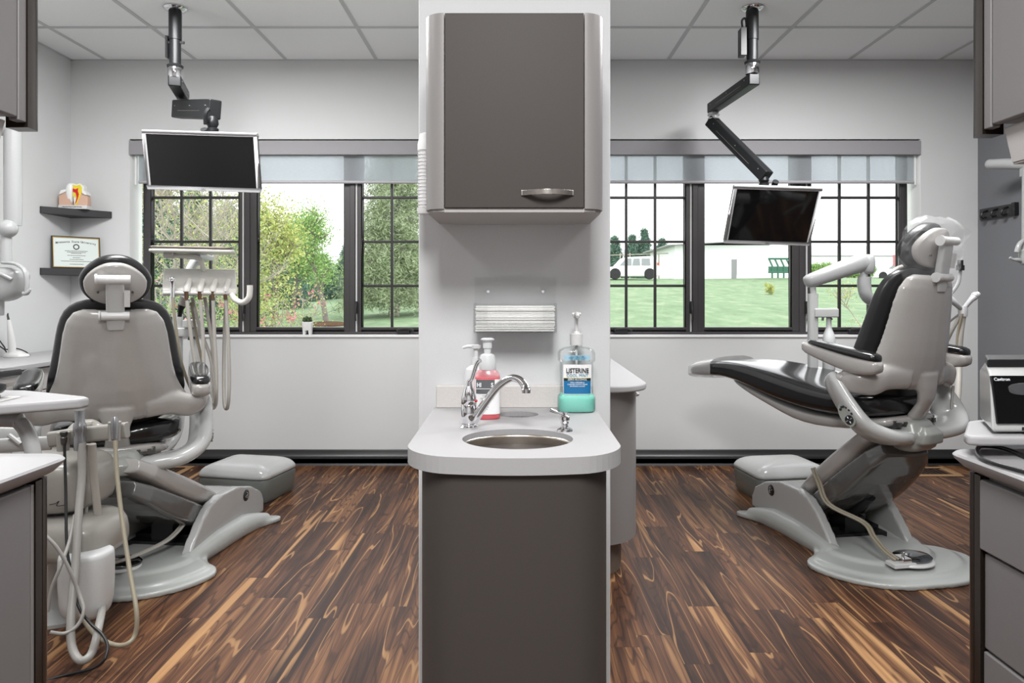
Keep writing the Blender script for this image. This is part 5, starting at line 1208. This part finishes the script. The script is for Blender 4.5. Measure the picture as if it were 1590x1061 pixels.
# ================================================================ DELIVERY UNITS
# left: control head, tray, arm, post
D = 3.5; q = lambda px, py, d=D: P(px, py, d)
t = thing('delivery_unit', 'ivory dental instrument unit with five hoses beside the left chair', 'dental delivery unit', q(310, 440))
m = MB(); A = [q(257,418,3.62), q(365,420,3.62)]; B_ = [q(253,452,3.44), q(366,456,3.44)]; 
rs = []
for px0, px1 in ((254,366),):
    x0, x1 = q(256,0).x, q(366,0).x
    zt = q(0,418,3.62).z; zb = q(0,458,3.42).z
    HT = at((x0+x1)/2, 3.5, 0) @ Matrix.Rotation(R(24), 4, 'Z') @ at(-(x0+x1)/2, -3.5, 0); m.T = HT; xm = (x0+x1)/2; hw_ = (x1-x0)*.475
    m.prism([(3.64,zt-.012),(3.60,zt),(3.56,zt-.004),(3.45,zb+.045),(3.415,zb+.028),(3.41,zb+.004),(3.42,zb-.004),(3.62,zb+.01),(3.66,zb+.05)], xm-hw_, xm+hw_, 'x')
m.build('control_head', M['ivory'], t, bevel=.006, seg=3)
M['brass'] = mat('brown_metal_coupler', rgb(110,84,68), .35, metal=.6)
hx = [290.5, 311, 331, 351]
for i, px in enumerate(hx):
    p = q(px, 449, 3.43+(px-311)*.00126)
    m = MB(); m.tube([p+Vector((0,.03,.045)), p+Vector((0,.0,.0)), p+Vector((0,-.004,-.012))], [.011,.017,.018], 14, 3); m.build('instrument_holder', M['ivory'], t)
    m = MB(); m.tube([p+Vector((0,-.008,-.008)), p+Vector((0,-.008,-.05))], [.010,.0085], 12); m.build('hose_coupler', M['brass'], t)
p = q(268, 436, 3.355)
m = MB(); m.lathe([(.001,.012),(.012,.008),(.015,.0),(.012,-.008),(.008,-.02),(.0095,-.06),(.011,-.09),(.008,-.105),(.001,-.105)][::-1], p, 16); m.ball(p+Vector((0,-.004,.008)), .012, 12); m.build('air_water_syringe', M['chrome'], t)
hp = [([(268,462,3.40),(272,500,3.40),(281,560,3.42),(297,605,3.5),(312,625,3.55),(326,633,3.6),(322,600,3.65),(305,520,3.65),(297,470,3.6)], 'hoset', .008),
      ([(290.5,467,3.42),(295,510,3.42),(304,570,3.43),(318,615,3.45),(331,634,3.5),(335,615,3.56),(328,560,3.6),(312,515,3.6),(298,462,3.58)], 'hose', .010),
      ([(311,467,3.42),(315,520,3.42),(317,580,3.42),(325,620,3.45),(333,632,3.48),(336,610,3.54),(330,540,3.58),(318,462,3.58)], 'hose', .010),
      ([(331,467,3.42),(333,520,3.42),(336,580,3.42),(336,615,3.42),(333,631,3.46),(329,615,3.52),(330,540,3.58),(332,462,3.58)], 'hose', .010),
      ([(351,467,3.42),(354,520,3.42),(356,580,3.42),(355,620,3.42),(352,635,3.45),(348,620,3.5),(348,540,3.58),(351,462,3.58)], 'hose', .010)]
for pts, mt, r in hp:
    m = MB(); dq = (pts[0][0]-311)*.00126; m.tube([q(a, b, c+dq) for a, b, c in pts], r*.85, 10, 6); m.build('instrument_hose', M[mt], t)
m = MB(); m.tube([q(360,458,3.46), q(366,466,3.44), q(377,470,3.42), q(386,463,3.41), q(388,452,3.41), q(388,443,3.41)], .0135, 14, 5); m.build('side_handle', M['ivory'], t)
m = MB(); m.tube([q(386,0+444,3.41), q(388,443.2,3.41)], .013, 10); 
# tray
m = MB(at(q(297,0,3.45).x, 3.47, 0) @ Matrix.Rotation(R(20), 4, 'Z') @ at(-q(297,0,3.45).x, -3.47, 0)); TRT = m.T; x0, x1 = q(238,0,3.45).x, q(358,0,3.45).x; zt = CZ+(455-388)*3.4/FPX
m.prism(rrect(x0, x1, 3.35, 3.60, .03), zt-.012, zt); m.build('tray_shelf', M['ivory'], t, bevel=.003)
m = MB(TRT); m.rings([[(x, y, z) for x, y in rrect(x0+k, x1-k, 3.36+k, 3.59-k, .03)] for z, k in ((zt+.0005,.015),(zt+.014,.004),(zt+.0145,.002),(zt+.012,.004),(zt+.002,.016))], caps=False); m.build('steel_tray', M['steel'], t)
m = MB(); m.tube([q(258,396,3.46), q(285,398,3.47), q(303,399,3.49), q(312,405,3.5), q(316,420,3.55)], .011, 12, 5); m.tube([q(256,395,3.46), q(270,396,3.46)], .018, 12); m.build('tray_bracket', M['ivory'], t)
m = MB(); m.tube([q(284,448,3.62), q(300,410,3.66), q(318,398,3.7)], [.028,.028,.03], 14, 4, sq=(.7,1,.8)); m.box(q(300,0,3.6).x, q(322,0,3.6).x, 3.52, 3.68, q(0,404,3.6).z, q(0,396,3.6).z); m.build('head_support', M['shell2'], t, bevel=.003)
m = MB(); m.tube([q(288,462,3.6), q(283,474,3.6)], [.026,.022], 14); m.build('arm_knuckle', M['ivory'], t)
m = MB(); m.tube([q(283,473,3.6), q(280,482,3.6), q(279,492,3.6)], [.02,.013,.010], 12); m.build('brake_knob', M['black'], t)
def post(t, px, ptop, pbot, d, side_b, byt, byb, btop, bbot, bx):
    m = MB(); m.tube([P(px, pbot, d), P(px, ptop, d)], .024, 18, sq=(1,.9,.7)); m.build('support_post', M['shell2'], t)
    m = MB(); a = P(px, byt, d); b_ = P(bx+12, byb, d); m.box(a.x, b_.x, d-.03, d+.03, b_.z, a.z); m.build('bottle_bracket', M['shell2'], t, bevel=.006)
    c = P(bx, btop, d); H = (bbot-btop)*d/FPX; r = .030
    m = MB(); m.lathe([(.001,-H),(r*.95,-H),(r,-H+.008),(r*1.02,-H*.45),(r*.9,-H*.33),(r*.5,-H*.22),(r*.42,-H*.18),(r*.42,0),(.001,0)], c, 24); m.build('water_bottle', M['milk'], t)
    m = MB(); m.tube([P(bx-9, byb, d-.02), P(bx-10, byb+5, d-.02)], .006, 8); m.tube([c+Vector((.0,-.02,.0)), c+Vector((.008,-.022,-.01))], .004, 6); m.build('bracket_valve', M['hub'], t)
post(t, 276, 488, 640, 3.75, 1, 509, 523, 523, 592, 303)
m = MB(); m.tube([P(276,600,3.75), P(276,660,3.72), P(262,690,3.6), P(240,700,3.35)], .03, 14, 5); m.build('chair_link', M['shell2'], t)
m = MB(); m.box(P(283,0,3.7).x, P(300,0,3.7).x, 3.7, 3.8, P(0,509,3.7).z, P(0,497,3.7).z); m.build('valve_block', M['plas'], t, bevel=.004)
# right: unit with slab arm and elbow
t = thing('delivery_unit', 'white dental delivery arm with post and water bottle behind the right chair', 'dental delivery unit', P(1262, 540, 3.62))
d = 3.62
post(t, 1262, 456, 600, d, 1, 479, 493, 493, 575, 1287)
m = MB(); a = P(1258, 436, d); b = P(1343, 406, d-.02)
dd = (b-a); L_ = dd.length; dd.normalize(); sd = Vector((0,-1,0)); up = dd.cross(sd); up = up if up.z > 0 else -up
T = Matrix(((dd.x,sd.x,up.x,a.x),(dd.y,sd.y,up.y,a.y),(dd.z,sd.z,up.z,a.z),(0,0,0,1)))
m = MB(T); rs = []
for i, (u, h, w) in enumerate(((-.03,.012,.01),(-.022,.03,.026),(.0,.036,.036),(L_*.5,.042,.04),(L_,.045,.042),(L_+.01,.044,.04))):
    rs.append([(u, math.copysign(abs(cos(2*pi*k/24))**.7, cos(2*pi*k/24))*w, math.copysign(abs(sin(2*pi*k/24))**.8, sin(2*pi*k/24))*h) for k in range(24)])
m.rings(rs); m.build('balance_arm', M['xw'], t, sub=1)
c = P(1347, 410, d-.02); m = MB(); m.rings([sring(c.x, c.y, c.z+z, a_, b_, .8) for z, a_, b_ in ((-.05,.02,.03),(-.045,.030,.038),(.02,.032,.042),(.042,.025,.035),(.048,.012,.02))]); m.build('arm_end_cap', M['xw'], t, sub=1)
m = MB(); m.tube([P(1341,422,d-.02), P(1341,432,d-.02)], .018, 14); m.tube([P(1262,440,d), P(1263,458,d)], .014, 12); m.build('arm_spindle', M['shell2'], t)
m = MB(); m.tube([P(1342,430,d-.02), P(1342,445,d-.02), P(1346,460,d-.02), P(1358,468,d), P(1375,469,d+.02), P(1400,466,d+.05)], [.032,.032,.030,.029,.028,.028], 18, 5); m.build('elbow_arm', M['xw'], t)
m = MB(); m.tube([P(1378,450,d+.02), P(1380,432,d+.02), P(1388,420,d+.05), P(1400,414,d+.1)], .010, 10, 5); m.build('hose_arc', M['hose'], t)
m = MB(); m.tube([P(1262,585,d), P(1275,606,d-.05), P(1300,625,d-.12)], .028, 14, 4); m.build('chair_link', M['shell2'], t)
# right assistant's holder
d = 3.45; t = thing('assistant_holder', 'white instrument holder arm with hoses right of the raised chair', 'instrument holder', P(1490, 480, d))
m = MB(); m.tube([P(1440,450,d+.06), P(1462,455,d+.03), P(1480,468,d), P(1492,480,d)], [.03,.032,.026,.016], 14, 5, sq=(1,.6,.8)); m.build('holder_arm', M['xw'], t)
m = MB(); m.tube([P(1452,474,d), P(1462,486,d-.02), P(1464,494,d-.02)], [.006,.012,.006], 10, 3); m.build('holder_lever', M['hub'], t)
m = MB(); m.lathe([(.001,-.03),(.02,-.03),(.022,0),(.018,.02),(.001,.02)], P(1495,482,d), 16); m.build('holder_joint', M['silver'], t)
m = MB(); m.tube([P(1497,479,d), P(1507,467,d-.01), P(1512,462,d-.01), P(1520,456,d-.01)], [.010,.012,.016,.012], 12, 3); m.ball(P(1514,459,d-.01), .017, 12); m.build('suction_tip', M['silver'], t)
for pts, mt, r in (([(1494,486,d),(1480,510,d+.02),(1466,538,d+.06),(1450,560,d+.1)],'hose',.009), ([(1492,486,d),(1474,500,d+.04),(1455,518,d+.1)],'hosew',.005), ([(1496,486,d),(1491,520,d),(1489,560,d),(1488,600,d-.05),(1484,650,d-.1)],'hose',.014), ([(1494,487,d-.02),(1486,530,d),(1486,600,d),(1482,650,d)],'hoset',.006), ([(1480,600,d-.2),(1478,640,d-.25),(1490,664,d-.25),(1506,661,d-.25)],'hosew',.006)):
    m = MB(); m.tube([P(*p) for p in pts], r, 10, 6); m.build('suction_hose', M[mt], t)
m = MB(); m.tube([P(1491,420,d), P(1491,412,d)], .018, 12); m.tube([P(1491,412,d), P(1491,404,d)], .013, 12); k = m.build('light_knob', M['black'], t)
m = MB(); m.tube([P(1491,420,d), P(1488,440,d), P(1478,455,d+.01)], .008, 8, 3); m.build('knob_stem', M['xw'], t)
# ================================================================ LEFT ASSISTANT'S UNIT
d = 2.5; q = lambda px, py, dd=2.5: P(px, py, dd)
t = thing('assistant_unit', 'ivory suction unit with instrument bar, canister housing and hoses at lower left', 'suction unit', (-1.62, 2.45, 0))
m = MB(); m.tube([q(78,683), q(110,678), q(150,673), q(198,668)], .022, 16, sq=(.8,1.25,.5)); m.build('instrument_bar', M['beige'], t, bevel=.003)
m = MB(); m.tube([q(108,673,2.54), q(120,664,2.56), q(140,660,2.6), q(158,668,2.6), q(168,672,2.56)], [.02,.03,.035,.03,.02], 14, 4, sq=(1,.6,.8)); m.build('bar_bracket', M['beige'], t)
m = MB(); m.tube([q(-30,694,2.45), q(40,690,2.47), q(80,688,2.5)], .024, 12, sq=(.6,1,.5)); m.tube([q(-30,675,2.5), q(50,676,2.52)], .026, 12, sq=(.6,1,.5)); m.tube([q(14,676,2.45), q(32,690,2.45)], .008, 8); m.build('swing_arm', M['shell2'], t)
for px, py, in ((124,676), (98,684), (178,668)):
    p = q(px, py, 2.47); m = MB(); m.tube([p+Vector((0,0,.028)), p+Vector((0,0,-.035))], [.021,.019], 14); m.build('holder_cup', M['beige'], t)
m = MB(); p = q(124,676,2.455); m.lathe([(.001,-.05),(.018,-.05),(.020,-.01),(.016,.005),(.021,.02),(.020,.036),(.015,.045),(.016,.085),(.012,.086),(.001,.086)], p, 20); m.build('evacuator_valve', M['gunm'], t)
m = MB(); p = q(178,668,2.455); m.lathe([(.001,-.03),(.011,-.03),(.013,.01),(.012,.03),(.006,.045),(.001,.046)], p, 16); m.ball(p+Vector((-.012,0,.02)), .006, 8); m.build('ejector_valve', M['gunm'], t)
m = MB(); p = q(99,680,2.455); m.lathe([(.001,-.02),(.009,-.02),(.011,.0),(.008,.004),(.012,.012),(.012,.02),(.007,.022),(.001,.022)], p, 14); m.build('cable_plug', M['hub'], t)
for pts, mt, r in (
  ([(126,688,2.45),(127,740,2.44),(122,800,2.40),(117,880,2.34),(110,960,2.27),(112,1005,2.24),(125,1026,2.22),(142,1015,2.25),(153,975,2.3),(160,930,2.5),(160,860,2.6),(150,780,2.62)], 'hosew', .0125),
  ([(143,690,2.52),(146,740,2.54),(151,790,2.56),(156,840,2.6)], 'hose', .013),
  ([(136,690,2.53),(137,740,2.56),(134,790,2.58),(131,830,2.58)], 'hose', .006),
  ([(179,684,2.45),(182,740,2.42),(190,810,2.38),(202,890,2.32),(212,950,2.27),(210,985,2.26),(196,1001,2.24),(172,1000,2.26),(145,983,2.3),(125,955,2.36)], 'hoset', .007),
  ([(66,828,2.3),(88,850,2.3),(108,885,2.3),(122,920,2.3),(130,948,2.28),(120,972,2.26),(100,984,2.24),(78,982,2.22)], 'hosew', .0055),
  ([(116,800,2.42),(108,840,2.36),(94,880,2.3),(80,915,2.28),(74,950,2.27)], 'hosew', .0055),
  ([(100,690,2.45),(102,760,2.42),(104,850,2.36),(113,900,2.32),(122,942,2.3),(140,968,2.28),(158,985,2.26),(167,1003,2.235),(162,1025,2.20),(145,1038,2.21),(110,1047,2.21),(60,1060,2.18)], 'black', .0045)):
    m = MB(); m.tube([P(*p) for p in pts], r, 12, 6); m.build('suction_hose', M[mt], t)
def blob(T, secs, nm, mt, t, e=.6):
    m = MB(T); m.rings([sring(cx, cy, z, a, b_, e) for z, cx, cy, a, b_ in secs]); return m.build(nm, mt, t, sub=1)
zf = lambda py, dd=2.55: CZ+(455-py)*dd/FPX
x0 = P(138,0,2.55).x
blob(None, [(zf(715),x0-.22,2.65,.10,.10),(zf(718),x0-.18,2.65,.15,.15),(zf(735),x0-.18,2.65,.18,.16),(zf(775),x0-.175,2.65,.175,.16),(zf(792),x0-.18,2.65,.17,.155),(zf(796),x0-.18,2.65,.15,.14)], 'canister_housing', M['beige'], t)
x1 = P(165,0,2.5).x
blob(None, [(zf(800),x1-.2,2.58,.10,.09),(zf(802),x1-.2,2.58,.17,.13),(zf(815),x1-.2,2.58,.20,.15),(zf(850),x1-.2,2.58,.205,.155),(zf(860),x1-.2,2.58,.19,.145),(zf(862),x1-.2,2.58,.15,.11)], 'lower_housing', M['beige'], t)
cx_ = P(129,0,2.45).x; 
blob(None, [(zf(857,2.45),cx_,2.47,.07,.06),(zf(859,2.45),cx_,2.47,.078,.07),(zf(870,2.45),cx_,2.47,.082,.073),(zf(945,2.45),cx_,2.47,.08,.072),(zf(958,2.45),cx_,2.47,.062,.055),(zf(962,2.45),cx_,2.47,.045,.04)], 'collection_bottle', M['milk'], t, .7)
m = MB(); m.lathe([(.001,0),(.15,0),(.15,.012),(.06,.03),(.055,.05),(.055,.30),(.001,.30)], (x1-.24,2.66,0), 28); m.build('unit_stand', M['shell2'], t)
m = MB(); pp = q(86, 784, 2.49); m.tube([pp+Vector((-.02,0,0)), pp+Vector((.0,0,.004)), pp+Vector((.012,0,.012)), pp+Vector((.004,0,-.004)), pp+Vector((.03,0,-.002))], .0015, 6, 4); m.build('housing_mark', M['black'], t)
# left tray on bent arm
z = .93
pt = [(-1.60,1.42),(-1.18,1.435),(-.985,1.575),(-.955,1.60),(-.95,1.625),(-.97,1.645),(-1.17,1.745),(-1.60,1.76)]
t = thing('tray_table', 'white solid surface tray table on a gray bent arm at the left edge', 'tray table', (-1.25,1.6,z-.02))
m = MB(); m.prism(pt, z-.022, z); m.build('table_top', M['solid'], t, bevel=.007, seg=4)
m = MB(); m.tube([(-1.42,1.62,z-.035), P(12,652,1.62), P(30,656,1.62), P(42,672,1.62), P(50,695,1.62), P(55,730,1.62)], .016, 14, 6); m.box(-1.45,-1.15,1.55,1.66,z-.032,z-.022); m.build('bent_arm', M['shell2'], t)
m = MB(); m.tube([P(55,728,1.62), Vector((P(55,0,1.62).x, 1.62, .0))], .018, 14); m.lathe([(.001,0),(.14,0),(.14,.01),(.03,.03),(.001,.03)], (P(55,0,1.62).x, 1.62, 0), 24); m.build('floor_stand', M['shell2'], t)
t = thing('black_scanner', 'black electronic device with rounded stacked base on the left tray table', 'device', (-1.24,1.58,z))
m = MB(); m.lathe([(.001,0),(.085,0),(.088,.006),(.086,.014),(.05,.018),(.001,.018)], (-1.21,1.56,z), 32, sx=1.1, sy=.75); m.build('device_foot', M['black'], t)
m = MB(); m.lathe([(.001,.016),(.078,.016),(.084,.022),(.084,.032),(.03,.036),(.001,.036)], (-1.20,1.57,z), 32, sx=1.1, sy=.75); m.build('device_ring', M['blackm'], t)
m = MB(); m.lathe([(.001,.03),(.03,.03),(.03,.048),(.001,.048)], (-1.22,1.57,z), 16); m.build('device_neck', M['black'], t)
m = MB(); m.prism([(1.49,z+.046),(1.65,z+.046),(1.65,z+.062),(1.52,z+.066),(1.49,z+.058)], -1.34, -1.115, 'x'); m.build('device_body', M['black'], t, bevel=.006, seg=3)
m = MB(); m.prism([(-1.36,z+.066),(-1.36,z+.096),(-1.25,z+.094),(-1.17,z+.072),(-1.165,z+.064)], 1.5, 1.62, 'y'); m.build('device_lid', M['blackm'], t, bevel=.004)
o = MB().box(-1.145,-1.10,1.555,1.62,z+.0005,z+.003).build('paper_slip', M['paper']); tag(o, 'white paper slip lying beside the black device on the left tray', 'paper')
# right tray, device, cable
z = .90
t = thing('tray_table', 'white solid surface tray under the boxy screen device at the right edge', 'tray table', (1.1,1.43,z-.02))
m = MB(); m.prism([(.832,1.34),(.838,1.36),(.93,1.495),(.96,1.51),(1.5,1.51),(1.5,1.33),(.85,1.33)], z-.018, z); m.build('table_top', M['solid'], t, bevel=.006, seg=4)
m = MB(); m.box(1.15,1.35,1.34,1.365,.862,z-.018); m.build('slide_bracket', M['shell2'], t)
t = thing('scaler_device', 'gray ultrasonic scaler box with dark glossy touch screen on the right tray', 'device', (1.02,1.42,z))
m = MB(); zt = z+.125
F0 = [(.888,1.352),(1.19,1.352),(1.17,1.49),(.955,1.49)]
m.rings([[(x, y, z+.004) for x, y in F0], [(x+.0*0, y, z+.012) for x, y in [(.884,1.35),(1.194,1.35),(1.17,1.492),(.952,1.492)]], [(x, y, zt-.02) for x, y in [(.892,1.368),(1.19,1.368),(1.17,1.486),(.948,1.486)]], [(x, y, zt) for x, y in [(.900,1.392),(1.18,1.392),(1.165,1.48),(.958,1.48)]]])
m.build('device_case', M['shell2'], t, bevel=.004, seg=3)
m = MB(); m.rings([[(x, y, zt+zz) for x, y in [(.898+.0,1.385),(1.182,1.385),(1.166,1.482),(.956,1.482)]] for zz in (-.004,.012)]); m.build('device_top', M['blackm'], t, bevel=.003)
sl = atan2(.018, .093)
Ts = at(1.04, 1.3487, z+.012) @ Matrix.Rotation(-atan2(.018,.093), 4, 'X')
m = MB(Ts); m.box(-.147,.147,-.003,.004,.008,.097); m.build('touch_screen', M['screen'], t, bevel=.001)
text('screen_text', 'Cavitron', Ts @ at(-.129,-.0036,.090) @ FRONT, .0085, M['wprint'], t, 1)
m = MB(Ts); m.lathe([(.001,-.0045),(.030,-.0045),(.030,-.003),(.001,-.003)], (-.09,0,.074), 32, 'y', sx=1.15); 
m = MB(Ts); m.rings([[(-.085+.034*cos(2*pi*k/32)*w_, yy, .072+.0115*math.copysign(abs(sin(2*pi*k/32))**.6, sin(2*pi*k/32))*w_) for k in range(32)] for yy, w_ in ((-.003,1),(-.0045,1),(-.005,.95))]); m.build('screen_button', mat('dim_button', rgb(70,70,72), .3), t)
m = MB(Ts); m.box(-.10,-.085,-.0035,.002,-.004,.002); m.build('usb_port', M['black'], t)
m = MB(); pts = [(1600,712,1.20),(1560,697,1.30),(1535,693,1.34),(1521,694,1.345),(1517,702,1.31),(1525,712,1.27),(1550,722,1.235),(1610,738,1.18)]
pp = []
for a, b, dd in pts:
    v = P(a, b, dd); D2 = (CZ-.8655)*FPX/(b-VY); v = P(a, b, D2); pp.append(v)
m.tube(pp, .004, 10, 8); o = m.build('black_cable', M['black']); tag(o, 'black cable looped on the right worktop', 'cable')
